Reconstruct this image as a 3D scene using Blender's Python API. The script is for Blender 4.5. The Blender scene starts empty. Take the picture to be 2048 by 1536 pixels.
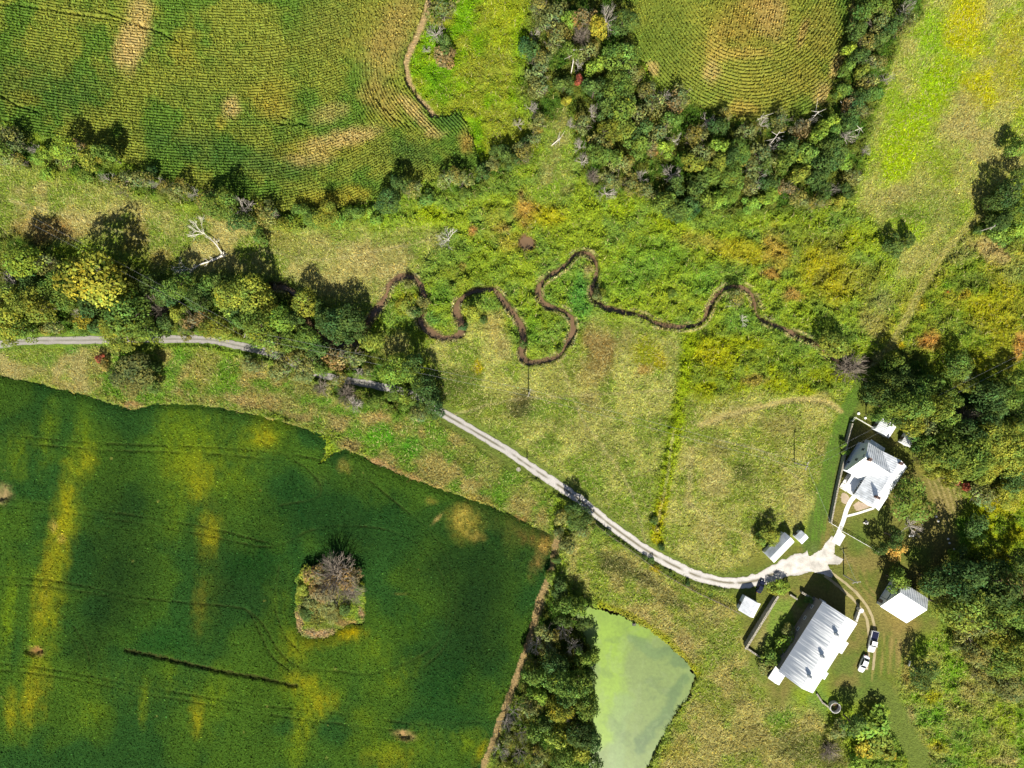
import bpy, math, random
import numpy as np
from mathutils import Vector
# ------------------------------------------------------------------ camera, sky, sun, exposure
SC = bpy.context.scene
C = SC.collection
S = 0.135            # metres per photograph pixel on the ground
H = 180.0            # height of the drone
SUN_EL = math.radians(43)
cam = bpy.data.cameras.new('camera')
cam.sensor_width = 36.0
cam.lens = 18.0 * H / (1024 * S)
cam.clip_end = 6000
cam_o = bpy.data.objects.new('camera', cam)
cam_o.location = (0, 0, H)
C.objects.link(cam_o)
SC.camera = cam_o
wd = bpy.data.worlds.new('World')
SC.world = wd
wd.use_nodes = True
nt = wd.node_tree
bgn = nt.nodes['Background']
sky = nt.nodes.new('ShaderNodeTexSky')
sky.sky_type = 'NISHITA'
sky.sun_disc = False
sky.sun_elevation = SUN_EL
sky.sun_rotation = math.radians(180)
nt.links.new(sky.outputs[0], bgn.inputs[0])
bgn.inputs[1].default_value = 0.05
sun = bpy.data.lights.new('sun', 'SUN')
sun.energy = 5.0
sun.angle = math.radians(0.5)
sun.color = (1.0, 0.95, 0.83)
sun_o = bpy.data.objects.new('sun', sun)
sun_o.rotation_euler = (math.pi / 2 - SUN_EL, 0, 0)
sun_o.location = (0, -60, 120)
C.objects.link(sun_o)
SC.view_settings.view_transform = 'Standard'
SC.view_settings.look = 'None'
SC.view_settings.exposure = 0.98
SC.view_settings.gamma = 1
SC.view_settings.use_curve_mapping = False
SC.cycles.max_bounces = 5
SC.cycles.diffuse_bounces = 3
SC.cycles.transmission_bounces = 3
K = 1.9              # sunlit flat ground: rendered value over albedo
rng = np.random.default_rng(7)
random.seed(7)

# ------------------------------------------------------------------ helpers
def alb(c, k=K):
    c = np.array(c, float) / 255
    l = np.where(c <= 0.04045, c / 12.92, ((c + 0.055) / 1.055) ** 2.4)
    return l / k

def wp(px, py, h=0.0):
    f = S * (1 - h / H)
    return ((px - 1024) * f, (768 - py) * f, h)

_LAT = np.random.default_rng(3).random((256, 256)).astype(np.float32)
def vn(x, y, sc, seed=0):
    x = x / sc + seed * 37.17; y = y / sc + seed * 91.73
    xi = np.floor(x).astype(int); yi = np.floor(y).astype(int)
    fx = x - xi; fy = y - yi
    fx = fx * fx * (3 - 2 * fx); fy = fy * fy * (3 - 2 * fy)
    a = _LAT[xi & 255, yi & 255]; b = _LAT[(xi + 1) & 255, yi & 255]
    c = _LAT[xi & 255, (yi + 1) & 255]; d = _LAT[(xi + 1) & 255, (yi + 1) & 255]
    return (a * (1 - fx) + b * fx) * (1 - fy) + (c * (1 - fx) + d * fx) * fy
def fbm(x, y, sc, o=4, seed=0):
    t = 0; w = 1; s = 0
    for i in range(o):
        t = t + w * vn(x, y, sc / 2 ** i, seed + i * 5); s += w; w *= 0.55
    return t / s
def sst(a, b, x):
    t = np.clip((x - a) / (b - a), 0, 1)
    return t * t * (3 - 2 * t)

def inpoly(X, Y, P):
    P = np.array(P, float); r = np.zeros(X.shape, bool)
    x0, y0 = P[:, 0].min(), P[:, 1].min(); x1, y1 = P[:, 0].max(), P[:, 1].max()
    m = (X >= x0) & (X <= x1) & (Y >= y0) & (Y <= y1)
    xs = X[m]; ys = Y[m]; q = np.zeros(xs.shape, bool); n = len(P)
    for i in range(n):
        a = P[i]; b = P[(i + 1) % n]
        if a[1] == b[1]: continue
        q ^= ((a[1] > ys) != (b[1] > ys)) & (xs < (b[0] - a[0]) * (ys - a[1]) / (b[1] - a[1]) + a[0])
    r[m] = q
    return r
def pdist(X, Y, P, reach=60):
    P = np.array(P, float); d = np.full(X.shape, 1e6)
    m = (X >= P[:, 0].min() - reach) & (X <= P[:, 0].max() + reach) & (Y >= P[:, 1].min() - reach) & (Y <= P[:, 1].max() + reach)
    xs = X[m]; ys = Y[m]; q = np.full(xs.shape, 1e6)
    for a, b in zip(P[:-1], P[1:]):
        v = b - a; L = max(v @ v, 1e-6)
        t = np.clip(((xs - a[0]) * v[0] + (ys - a[1]) * v[1]) / L, 0, 1)
        q = np.minimum(q, np.hypot(xs - a[0] - t * v[0], ys - a[1] - t * v[1]))
    d[m] = q
    return d
def smooth(P, n=6):
    P = np.array(P, float); out = []
    E = np.vstack([2 * P[0] - P[1], P, 2 * P[-1] - P[-2]])
    for i in range(1, len(E) - 2):
        for k in range(n):
            t = k / n
            out.append(0.5 * (2 * E[i] + (E[i + 1] - E[i - 1]) * t + (2 * E[i - 1] - 5 * E[i] + 4 * E[i + 1] - E[i + 2]) * t * t + (3 * E[i] - E[i - 1] - 3 * E[i + 1] + E[i + 2]) * t ** 3))
    out.append(P[-1])
    return np.array(out)
def blur(A, r):
    for _ in range(2):
        for ax in (0, 1):
            p = np.concatenate([np.repeat(np.take(A, [0], ax), r, ax), A, np.repeat(np.take(A, [-1], ax), r + 1, ax)], ax)
            c = np.cumsum(p, ax, dtype=np.float64)
            n = A.shape[ax]
            A = ((np.take(c, range(2 * r, 2 * r + n), ax) - np.concatenate([np.zeros_like(np.take(c, [0], ax)), np.take(c, range(0, n - 1), ax)], ax)) / (2 * r + 1.0)).astype(np.float32)
    return A

def fast_mesh(name, V, F, mat=None, fcol=None, vcol=None, smoothed=False):
    V = np.asarray(V, np.float32); F = np.asarray(F, np.int32); n, k = F.shape
    me = bpy.data.meshes.new(name)
    me.vertices.add(len(V)); me.vertices.foreach_set('co', V.ravel())
    me.loops.add(n * k); me.loops.foreach_set('vertex_index', F.ravel())
    me.polygons.add(n); me.polygons.foreach_set('loop_start', np.arange(0, n * k, k, dtype=np.int32))
    if smoothed: me.polygons.foreach_set('use_smooth', np.ones(n, bool))
    for col, dom in ((fcol, 'FACE'), (vcol, 'POINT')):
        if col is not None:
            a = me.attributes.new('col', 'FLOAT_COLOR', dom)
            q = np.ones((len(col), 4), np.float32); q[:, :3] = col
            a.data.foreach_set('color', q.ravel())
    me.update(calc_edges=True); me.validate()
    if mat: me.materials.append(mat)
    return me
def link(name, data, parent=None):
    o = bpy.data.objects.new(name, data); C.objects.link(o)
    if parent is not None: o.parent = parent
    return o
def tag(o, label=None, cat=None, group=None, kind=None):
    for k, v in (('label', label), ('category', cat), ('group', group), ('kind', kind)):
        if v: o[k] = v
    return o
def thing(name, label, cat, loc=(0, 0, 0), rz=0.0, group=None):
    o = link(name, None); o.location = loc; o.rotation_euler = (0, 0, rz)
    return tag(o, label, cat, group)

class MB:
    def __init__(s): s.v = []; s.f = []
    def add(s, vs, fs):
        b = len(s.v); s.v += [tuple(map(float, v)) for v in vs]; s.f += [tuple(i + b for i in f) for f in fs]; return s
    def box(s, c, d, rz=0.0):
        cx, cy, cz = c; hx, hy, hz = d[0] / 2, d[1] / 2, d[2] / 2; k, q = math.cos(rz), math.sin(rz)
        vs = [(cx + x * k - y * q, cy + x * q + y * k, cz + z) for z in (-hz, hz) for x, y in ((-hx, -hy), (hx, -hy), (hx, hy), (-hx, hy))]
        return s.add(vs, [(3, 2, 1, 0), (4, 5, 6, 7), (0, 1, 5, 4), (1, 2, 6, 5), (2, 3, 7, 6), (3, 0, 4, 7)])
    def slab(s, q, t):
        q = [Vector(p) for p in q]; n = (q[1] - q[0]).cross(q[-1] - q[0]).normalized()
        if n.z < 0: n = -n
        k = len(q)
        vs = [p for p in q] + [p - n * t for p in q]
        return s.add(vs, [tuple(range(k)), tuple(range(2 * k - 1, k - 1, -1))] + [(i, (i + 1) % k, (i + 1) % k + k, i + k)[::-1] for i in range(k)])
    def prism(s, poly, z0, z1):
        k = len(poly)
        vs = [(p[0], p[1], z0) for p in poly] + [(p[0], p[1], z1) for p in poly]
        return s.add(vs, [tuple(range(k))[::-1], tuple(range(k, 2 * k))] + [(i, (i + 1) % k, (i + 1) % k + k, i + k) for i in range(k)])
    def tube(s, pts, rad, n=6):
        pts = [Vector(p) for p in pts]; rings = []
        for i, p in enumerate(pts):
            d = (pts[min(i + 1, len(pts) - 1)] - pts[max(i - 1, 0)]).normalized()
            a = d.cross(Vector((0, 0, 1)) if abs(d.z) < 0.9 else Vector((1, 0, 0))).normalized(); b = d.cross(a)
            r = rad[i] if hasattr(rad, '__len__') else rad
            rings.append([p + (a * math.cos(2 * math.pi * j / n) + b * math.sin(2 * math.pi * j / n)) * r for j in range(n)])
        fs = [(i * n + j, i * n + (j + 1) % n, (i + 1) * n + (j + 1) % n, (i + 1) * n + j) for i in range(len(pts) - 1) for j in range(n)]
        fs += [tuple(range(n))[::-1], tuple((len(pts) - 1) * n + j for j in range(n))]
        return s.add([v for r in rings for v in r], fs)
    def build(s, name, mat, parent=None, smoothed=False):
        me = bpy.data.meshes.new(name); me.from_pydata(s.v, [], s.f); me.update()
        if smoothed: me.polygons.foreach_set('use_smooth', [True] * len(me.polygons))
        me.materials.append(mat)
        return link(name, me, parent)

# ------------------------------------------------------------------ materials
def nmat(name):
    m = bpy.data.materials.new(name); m.use_nodes = True
    return m, m.node_tree, m.node_tree.nodes['Principled BSDF']
def add(nt, t, **kw):
    n = nt.nodes.new(t)
    for k, v in kw.items(): setattr(n, k, v)
    return n
def surf(name, col, rough=0.7, metal=0.0, var=0.25, sc=1.5, bump=0.0, bsc=8.0, col2=None, stretch=(1, 1, 1)):
    m, nt, b = nmat(name)
    tc = add(nt, 'ShaderNodeTexCoord'); mp = add(nt, 'ShaderNodeMapping'); mp.inputs['Scale'].default_value = stretch
    nt.links.new(tc.outputs['Object'], mp.inputs[0])
    nz = add(nt, 'ShaderNodeTexNoise'); nz.inputs['Scale'].default_value = sc; nz.inputs['Detail'].default_value = 6
    nt.links.new(mp.outputs[0], nz.inputs['Vector'])
    rp = add(nt, 'ShaderNodeValToRGB'); rp.color_ramp.elements[0].position = 0.3; rp.color_ramp.elements[1].position = 0.72
    c2 = col2 if col2 is not None else [x * (1 - var) for x in col]
    rp.color_ramp.elements[0].color = (*c2, 1); rp.color_ramp.elements[1].color = (*[min(1, x * (1 + (var * 0.4 if col2 is None else 0))) for x in col], 1)
    nt.links.new(nz.outputs[0], rp.inputs[0]); nt.links.new(rp.outputs[0], b.inputs['Base Color'])
    b.inputs['Roughness'].default_value = rough; b.inputs['Metallic'].default_value = metal
    if bump:
        n2 = add(nt, 'ShaderNodeTexNoise'); n2.inputs['Scale'].default_value = bsc; n2.inputs['Detail'].default_value = 4
        nt.links.new(tc.outputs['Object'], n2.inputs['Vector'])
        bp = add(nt, 'ShaderNodeBump'); bp.inputs['Strength'].default_value = bump; bp.inputs['Distance'].default_value = 0.1
        nt.links.new(n2.outputs[0], bp.inputs['Height']); nt.links.new(bp.outputs[0], b.inputs['Normal'])
    return m
def attr_mat(name, rough=0.85, lo=0.72, hi=1.25, sc=1.1, bump=0.0, bsc=3.0, bdist=0.15, trans=0.0, spec=0.2, sc2=None):
    m, nt, b = nmat(name)
    at = add(nt, 'ShaderNodeAttribute', attribute_name='col')
    geo = add(nt, 'ShaderNodeNewGeometry')
    nz = add(nt, 'ShaderNodeTexNoise'); nz.inputs['Scale'].default_value = sc; nz.inputs['Detail'].default_value = 8; nz.inputs['Roughness'].default_value = 0.7
    nt.links.new(geo.outputs['Position'], nz.inputs['Vector'])
    mr = add(nt, 'ShaderNodeMapRange'); mr.inputs['From Min'].default_value = 0.3; mr.inputs['From Max'].default_value = 0.7
    mr.inputs['To Min'].default_value = lo; mr.inputs['To Max'].default_value = hi
    nt.links.new(nz.outputs[0], mr.inputs['Value'])
    vm = add(nt, 'ShaderNodeVectorMath', operation='SCALE')
    nt.links.new(at.outputs['Color'], vm.inputs[0]); nt.links.new(mr.outputs[0], vm.inputs['Scale'])
    nt.links.new(vm.outputs[0], b.inputs['Base Color'])
    b.inputs['Roughness'].default_value = rough; b.inputs['Specular IOR Level'].default_value = spec
    if bump:
        n2 = add(nt, 'ShaderNodeTexNoise'); n2.inputs['Scale'].default_value = bsc; n2.inputs['Detail'].default_value = 5
        nt.links.new(geo.outputs['Position'], n2.inputs['Vector'])
        bp = add(nt, 'ShaderNodeBump'); bp.inputs['Strength'].default_value = bump; bp.inputs['Distance'].default_value = bdist
        nt.links.new(n2.outputs[0], bp.inputs['Height']); nt.links.new(bp.outputs[0], b.inputs['Normal'])
    if trans:
        tr = add(nt, 'ShaderNodeBsdfTranslucent'); mx = add(nt, 'ShaderNodeMixShader'); mx.inputs[0].default_value = trans
        nt.links.new(vm.outputs[0], tr.inputs[0]); out = nt.nodes['Material Output']
        nt.links.new(b.outputs[0], mx.inputs[1]); nt.links.new(tr.outputs[0], mx.inputs[2]); nt.links.new(mx.outputs[0], out.inputs[0])
    return m
def crown_mat(name):
    m, nt, b = nmat(name)
    at = add(nt, 'ShaderNodeAttribute', attribute_name='col'); oi = add(nt, 'ShaderNodeObjectInfo')
    vm = add(nt, 'ShaderNodeVectorMath', operation='MULTIPLY')
    nt.links.new(at.outputs['Color'], vm.inputs[0]); nt.links.new(oi.outputs['Color'], vm.inputs[1])
    nt.links.new(vm.outputs[0], b.inputs['Base Color']); b.inputs['Roughness'].default_value = 0.7; b.inputs['Specular IOR Level'].default_value = 0.1
    tr = add(nt, 'ShaderNodeBsdfTranslucent'); mx = add(nt, 'ShaderNodeMixShader'); mx.inputs[0].default_value = 0.22
    nt.links.new(vm.outputs[0], tr.inputs[0]); out = nt.nodes['Material Output']
    nt.links.new(b.outputs[0], mx.inputs[1]); nt.links.new(tr.outputs[0], mx.inputs[2]); nt.links.new(mx.outputs[0], out.inputs[0])
    return m
M = {}
M['ground'] = attr_mat('ground_cover_soil', 0.95, 0.6, 1.35, 1.3, 0.9, 2.2, 0.35)
M['blade'] = attr_mat('grass_blades', 0.75, 0.8, 1.2, 0.6, trans=0.25, spec=0.08)
M['leaf'] = attr_mat('weed_leaves', 0.65, 0.8, 1.2, 0.5, trans=0.22, spec=0.06)
M['crop'] = attr_mat('soybean_canopy', 0.9, 0.6, 1.35, 2.2, 0.8, 3.5, 0.3, spec=0.02)
M['gravel'] = attr_mat('gravel', 0.95, 0.75, 1.12, 3.0, 0.5, 9.0, 0.05)
M['scum'] = attr_mat('duckweed_scum', 0.4, 0.84, 1.1, 1.3, spec=0.35)
M['crown'] = crown_mat('tree_leaves')
M['bark'] = surf('bark', (0.13, 0.10, 0.075), 0.9, sc=6, bump=0.6)
M['greybark'] = surf('weathered_grey_bark', (0.36, 0.32, 0.28), 0.9, sc=5, bump=0.4)
M['twig'] = surf('brown_twigs', (0.22, 0.18, 0.14), 0.9, sc=5)
M['whitebark'] = surf('bleached_bark', (0.62, 0.58, 0.5), 0.85, sc=5, bump=0.3)
M['roof_white'] = surf('white_painted_metal_roof', (0.8, 0.8, 0.8), 0.4, 0.0, 0.08, 0.5)
M['roof_grey'] = surf('pale_metal_roof', (0.8, 0.82, 0.85), 0.4, 0.0, 0.3, 0.9)
M['wall_white'] = surf('white_painted_boards', (0.74, 0.76, 0.77), 0.7, 0, 0.15, 2.0, stretch=(1, 1, 6))
M['wall_barn'] = surf('weathered_barn_boards', (0.2, 0.18, 0.16), 0.8, 0, 0.3, 1.5, stretch=(6, 6, 1))
M['trim'] = surf('white_trim', (0.78, 0.78, 0.76), 0.6, 0, 0.1)
M['dark'] = surf('dark_paint', (0.025, 0.027, 0.03), 0.6)
M['glass'] = surf('window_glass', (0.02, 0.025, 0.03), 0.08)
M['stone'] = surf('field_stone', (0.33, 0.30, 0.24), 0.95, 0, 0.5, 3.0, 0.8, 6.0)
M['brick'] = surf('brick_chimney', (0.16, 0.09, 0.07), 0.9, 0, 0.4, 6)
M['concrete'] = surf('pale_concrete', (0.62, 0.6, 0.56), 0.9, 0, 0.15, 1.0, 0.2, 10)
M['wood'] = surf('weathered_wood', (0.16, 0.13, 0.10), 0.9, 0, 0.4, 4)
M['wire'] = surf('aluminium_cable', (0.35, 0.35, 0.36), 0.5, 0.3)
M['fence_white'] = surf('white_fence_paint', (0.75, 0.74, 0.7), 0.7, 0, 0.15, 3)
M['carwhite'] = surf('white_car_paint', (0.75, 0.76, 0.78), 0.3, 0, 0.03)
M['carnavy'] = surf('navy_car_paint', (0.012, 0.014, 0.035), 0.2, 0, 0.05)
M['tyre'] = surf('tyre_rubber', (0.02, 0.02, 0.02), 0.9)
M['rim'] = surf('alloy_rim', (0.5, 0.5, 0.52), 0.35, 0.6)
M['lamp'] = surf('lamp_lens', (0.7, 0.7, 0.7), 0.15)
M['redlens'] = surf('red_lamp_lens', (0.35, 0.02, 0.02), 0.2)
M['mud'] = surf('brown_creek_water', (0.15, 0.095, 0.052), 0.16, 0, 0.25, 0.25)
M['steel'] = surf('galvanised_steel', (0.5, 0.52, 0.54), 0.45, 0.3, 0.3, 2)
M['rust'] = surf('rusty_earth', (0.12, 0.07, 0.05), 0.95, 0, 0.4, 2)
# ------------------------------------------------------------------ the land: what grows where (photograph pixels -> ground)
STEP = 2.0
gx = np.arange(-160, 2212, STEP); gy = np.arange(-140, 1680, STEP)
PX, PY = np.meshgrid(gx, gy)
WX = PX + (fbm(PX, PY, 45, 4, 1) - 0.5) * 34; WY = PY + (fbm(PX, PY, 45, 4, 2) - 0.5) * 34
CORN1 = [(-200, -200), (856, -200), (852, 0), (833, 60), (806, 125), (812, 170), (842, 210), (866, 236), (922, 226), (945, 280), (962, 332), (930, 340), (880, 355), (820, 376), (790, 388), (740, 402), (690, 415), (620, 424), (560, 422), (520, 408), (480, 395), (430, 388), (370, 368), (310, 347), (250, 325), (200, 302), (130, 285), (60, 265), (0, 238), (-200, 190)]
CORN2 = [(1232, -200), (1708, -200), (1704, 60), (1690, 108), (1668, 160), (1642, 216), (1600, 232), (1540, 238), (1490, 248), (1450, 240), (1415, 222), (1370, 200), (1318, 180), (1300, 152), (1278, 115), (1262, 60), (1240, 0)]
SOY = [(-200, 735), (0, 750), (60, 763), (120, 778), (180, 790), (225, 808), (265, 818), (310, 806), (370, 808), (440, 815), (520, 830), (585, 847), (640, 866), (655, 885), (640, 925), (668, 905), (690, 895), (750, 925), (830, 958), (900, 983), (980, 1010), (1060, 1048), (1108, 1072), (1098, 1130), (1075, 1195), (1053, 1270), (1030, 1340), (1008, 1400), (984, 1468), (958, 1540), (940, 1700), (-200, 1700)]
ISLE0 = [(588, 1160), (600, 1140), (640, 1130), (700, 1140), (726, 1170), (728, 1205), (724, 1245), (700, 1248), (660, 1268), (625, 1274), (602, 1268), (592, 1235)]
ISLE = smooth(ISLE0 + ISLE0[:1], 5)
POND = [(1150, 1205), (1190, 1213), (1240, 1226), (1290, 1254), (1335, 1288), (1372, 1322), (1389, 1350), (1380, 1388), (1352, 1428), (1322, 1478), (1292, 1540), (1260, 1700), (1150, 1700), (1178, 1540), (1188, 1400), (1180, 1300), (1150, 1230)]
CREEK = [(545, 572), (568, 576), (590, 588), (604, 612), (622, 650), (655, 684), (700, 690), (722, 672), (733, 650), (748, 626), (768, 598), (782, 567), (806, 553), (830, 558), (844, 580), (848, 606), (840, 636), (848, 654), (871, 669), (892, 675), (917, 671), (925, 654), (916, 635), (912, 616), (919, 600), (940, 584), (962, 580), (984, 578), (1000, 592), (1013, 611), (1030, 633), (1044, 657), (1047, 682), (1042, 708), (1056, 725), (1083, 722), (1115, 712), (1134, 686), (1145, 660), (1141, 635), (1124, 621), (1092, 610), (1078, 594), (1078, 571), (1097, 553), (1128, 532), (1146, 512), (1165, 505), (1185, 515), (1193, 535), (1188, 562), (1182, 588), (1203, 611), (1240, 622), (1288, 633), (1308, 645), (1346, 652), (1380, 652), (1405, 642), (1417, 615), (1431, 591), (1451, 576), (1485, 574), (1502, 588), (1509, 611), (1514, 633), (1539, 647), (1570, 659), (1594, 671), (1632, 688), (1658, 712), (1700, 732), (1740, 722)]
CRK = smooth(CREEK, 4)
CRW = np.interp(np.linspace(0, 1, len(CRK)), [0, .2, .28, .36, .44, .6, .75, 1], [6.5, 6.5, 6.5, 6, 5.5, 5, 4.5, 5]) * (0.7 + 0.7 * fbm(CRK[:, 0], CRK[:, 1], 22, 3, 77))
LANE = [(-160, 712), (-60, 697), (0, 689), (60, 682), (200, 680), (340, 678), (420, 680), (470, 690), (540, 706), (600, 733), (650, 752), (720, 765), (800, 782), (850, 803), (882, 824), (1000, 893), (1070, 940), (1150, 993), (1220, 1049), (1300, 1105), (1380, 1146), (1440, 1163), (1490, 1165), (1530, 1155), (1570, 1136), (1620, 1122)]
LAN = smooth(LANE, 6)
dCRK = pdist(PX, PY, CRK) ; dLAN = pdist(PX, PY, LAN)
# each zone: outline, two colours it mixes, scale of the mix in px, edge blur in px, blades per m2, leaves per m2, height in m
def dens(*a): return a
Z = []
def zone(P, a, b, sc=40, bl=10, gr=8, lf=6, h=0.5): Z.append((P, a, b, sc, bl, gr, lf, h))
zone([(880, -200), (1075, -200), (1062, 60), (1036, 130), (1030, 180), (1055, 260), (1080, 310), (960, 330), (930, 240), (870, 240), (815, 180), (810, 130), (840, 60)], (124, 168, 30), (150, 160, 55), 60, 8, 6, 12, .8)
zone([(1070, 200), (1140, 190), (1140, 390), (1060, 420), (1090, 300)], (135, 165, 55), (165, 165, 95), 40, 10, 10, 7, .6)
zone([(1770, -200), (2250, -200), (2250, 330), (2040, 330), (1960, 420), (1890, 470), (1850, 540), (1800, 640), (1750, 690), (1725, 680), (1790, 560), (1810, 470), (1700, 420), (1725, 330), (1740, 240), (1790, 110)], (158, 184, 58), (182, 180, 100), 75, 12, 12, 5, .45)
zone([(-200, 280), (0, 330), (200, 375), (330, 405), (450, 435), (640, 470), (860, 455), (885, 480), (830, 540), (775, 560), (735, 630), (700, 640), (640, 590), (540, 545), (430, 540), (330, 530), (180, 480), (-200, 470)], (134, 154, 64), (192, 182, 112), 55, 14, 13, 4, .5)
zone([(730, 660), (860, 690), (940, 620), (1000, 640), (1045, 735), (1150, 700), (1180, 630), (1370, 670), (1350, 800), (1310, 1000), (1300, 1100), (1200, 1045), (1100, 960), (1000, 890), (880, 815), (870, 740)], (136, 156, 62), (184, 186, 100), 38, 10, 14, 3, .5)
zone([(1380, 760), (1560, 770), (1690, 780), (1640, 1000), (1605, 1060), (1500, 1130), (1420, 1155), (1300, 1095), (1330, 960), (1360, 860)], (144, 160, 66), (188, 186, 102), 42, 10, 14, 3, .5)
zone([(1375, 670), (1480, 660), (1640, 730), (1700, 760), (1660, 800), (1540, 780), (1400, 800), (1365, 780)], (158, 168, 38), (130, 150, 55), 34, 10, 5, 12, .9)
zone([(1120, 1060), (1230, 1085), (1400, 1180), (1490, 1210), (1545, 1400), (1625, 1410), (1720, 1560), (1740, 1700), (1250, 1700), (1330, 1490), (1395, 1350), (1300, 1250), (1200, 1205), (1130, 1160)], (142, 160, 64), (184, 174, 102), 32, 10, 13, 5, .6)
zone([(1750, 650), (1850, 540), (1930, 470), (2250, 470), (2250, 800), (1900, 760), (1830, 720), (1750, 720)], (128, 150, 50), (158, 162, 58), 30, 14, 6, 11, .9)
zone([(1790, 1340), (1880, 1260), (2250, 1240), (2250, 1700), (1840, 1700), (1830, 1520)], (132, 166, 54), (166, 172, 84), 36, 10, 10, 9, .8)
zone([(1930, 980), (2250, 960), (2250, 1150), (1960, 1150)], (160, 172, 44), (120, 150, 48), 26, 10, 5, 12, 1.0)
zone([(-200, 690), (0, 695), (185, 688), (185, 790), (0, 755), (-200, 740)], (138, 156, 66), (178, 168, 106), 45, 8, 12, 3, .3)
zone([(180, 690), (330, 690), (480, 705), (640, 765), (880, 840), (1000, 905), (1110, 1000), (1112, 1075), (1060, 1050), (980, 1012), (900, 985), (750, 925), (690, 890), (640, 862), (520, 828), (370, 806), (265, 820), (180, 792)], (112, 148, 52), (168, 156, 92), 34, 10, 10, 8, .6)
zone([(1612, 1075), (1652, 960), (1690, 830), (1735, 760), (1765, 770), (1770, 840), (1850, 920), (1910, 985), (1932, 1080), (1900, 1130), (1860, 1180), (1880, 1250), (1800, 1320), (1790, 1400), (1740, 1420), (1690, 1400), (1655, 1385), (1650, 1300), (1560, 1420), (1480, 1290), (1470, 1190), (1440, 1160), (1490, 1130), (1540, 1090)], (122, 128, 58), (142, 134, 74), 40, 8, 0, 0, .04)
zone([(1500, 1290), (1550, 1190), (1630, 1200), (1600, 1260), (1560, 1330), (1530, 1325)], (134, 158, 68), (168, 160, 98), 28, 6, 11, 7, .6)
WOODS = [[(1075, -200), (1235, -200), (1275, 110), (1310, 175), (1415, 220), (1490, 245), (1640, 215), (1700, 100), (1708, -200), (1840, -200), (1840, 20), (1785, 110), (1745, 220), (1720, 300), (1715, 370), (1690, 410), (1480, 435), (1350, 440), (1290, 405), (1180, 380), (1150, 300), (1140, 190), (1085, 260), (1030, 180), (1060, 90)],
         [(-200, 440), (60, 480), (140, 520), (260, 520), (330, 560), (430, 560), (540, 560), (640, 600), (700, 640), (755, 690), (880, 800), (880, 835), (700, 810), (620, 750), (520, 700), (440, 668), (330, 668), (220, 670), (60, 670), (-200, 690)],
         [(1735, 700), (1830, 690), (1860, 750), (1960, 760), (2250, 770), (2250, 985), (1940, 985), (1880, 960), (1830, 900), (1780, 850), (1745, 820)],
         [(1860, 1160), (1960, 1100), (2250, 1140), (2250, 1390), (2000, 1400), (1930, 1310), (1880, 1240)],
         [(1112, 1180), (1165, 1195), (1190, 1260), (1196, 1400), (1190, 1560), (1180, 1700), (945, 1700), (985, 1500), (1010, 1420), (1050, 1310), (1085, 1200)],
         [(-200, 220), (0, 255), (130, 300), (250, 340), (370, 380), (480, 405), (560, 432), (690, 428), (830, 390), (960, 345), (1080, 300), (1060, 330), (940, 390), (830, 400), (700, 445), (520, 450), (400, 415), (250, 380), (60, 330), (-200, 290)]]
for w in WOODS: zone(w, (78, 110, 38), (110, 118, 50), 22, 9, 4, 12, 1.3)
COLA = np.zeros(PX.shape + (3,), np.float32) + alb((150, 170, 56)); COLB = np.zeros_like(COLA) + alb((126, 154, 64))
DG = np.full(PX.shape, 5.0, np.float32); DL = np.full(PX.shape, 12.0, np.float32); HV = np.full(PX.shape, 0.9, np.float32)
MIX = sst(0.36, 0.62, fbm(PX, PY, 34, 5, 11))
for i, (P, a, b, sc, bl, gr, lf, h) in enumerate(Z):
    m = blur(inpoly(WX, WY, P).astype(np.float32), max(1, int(bl / STEP)))
    COLA += (alb(a) - COLA) * m[..., None]; COLB += (alb(b) - COLB) * m[..., None]
    DG += (gr - DG) * m; DL += (lf - DL) * m; HV += (h - HV) * m
    mm = sst(0.38, 0.62, fbm(PX, PY, sc, 5, 20 + i))
    MIX += (mm - MIX) * m
COL = COLA + (COLB - COLA) * MIX[..., None]
def splat(x, y, rx, ry, c, st=0.8, rot=0, mask=None, k=K, nz=1.3, fine=0.0, soft=.3):
    r = max(rx, ry) * 1.6
    i0 = max(0, int((x - r - gx[0]) / STEP)); i1 = min(len(gx), int((x + r - gx[0]) / STEP) + 1)
    j0 = max(0, int((y - r - gy[0]) / STEP)); j1 = min(len(gy), int((y + r - gy[0]) / STEP) + 1)
    if i1 <= i0 or j1 <= j0: return
    X = PX[j0:j1, i0:i1]; Y = PY[j0:j1, i0:i1]; t = math.radians(rot)
    u = (X - x) * math.cos(t) + (Y - y) * math.sin(t); v = -(X - x) * math.sin(t) + (Y - y) * math.cos(t)
    d = np.hypot(u / rx, v / ry) + (fbm(X, Y, max(8, min(rx, ry) * 0.9), 5, 31) - 0.5) * nz
    w = np.minimum(1, sst(1.5 - soft, soft, d)) * st
    if mask is not None: w = w * mask[j0:j1, i0:i1] * (1 - fine + 1.3 * fine * sst(.3, .7, fbm(X, Y * 0.6, 9, 3, 33)))
    COL[j0:j1, i0:i1] += (alb(c, k) - COL[j0:j1, i0:i1]) * w[..., None]
def stripe(P, w, c, st=0.8, soft=0.5, k=K, mask=None, dens=None, h=None, rag=0.5):
    d = pdist(PX, PY, smooth(P, 5), 80) + (fbm(PX, PY, max(8, w), 3, 41) - 0.5) * w * rag * 2
    m = sst(w * (1 + soft), w * (1 - soft), d) * st
    if mask is not None: m = m * mask
    COL[:] += (alb(c, k) - COL) * m[..., None]
    if dens is not None:
        DG[:] += (dens[0] - DG) * m; DL[:] += (dens[1] - DL) * m
    if h is not None: HV[:] += (h - HV) * m
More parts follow.
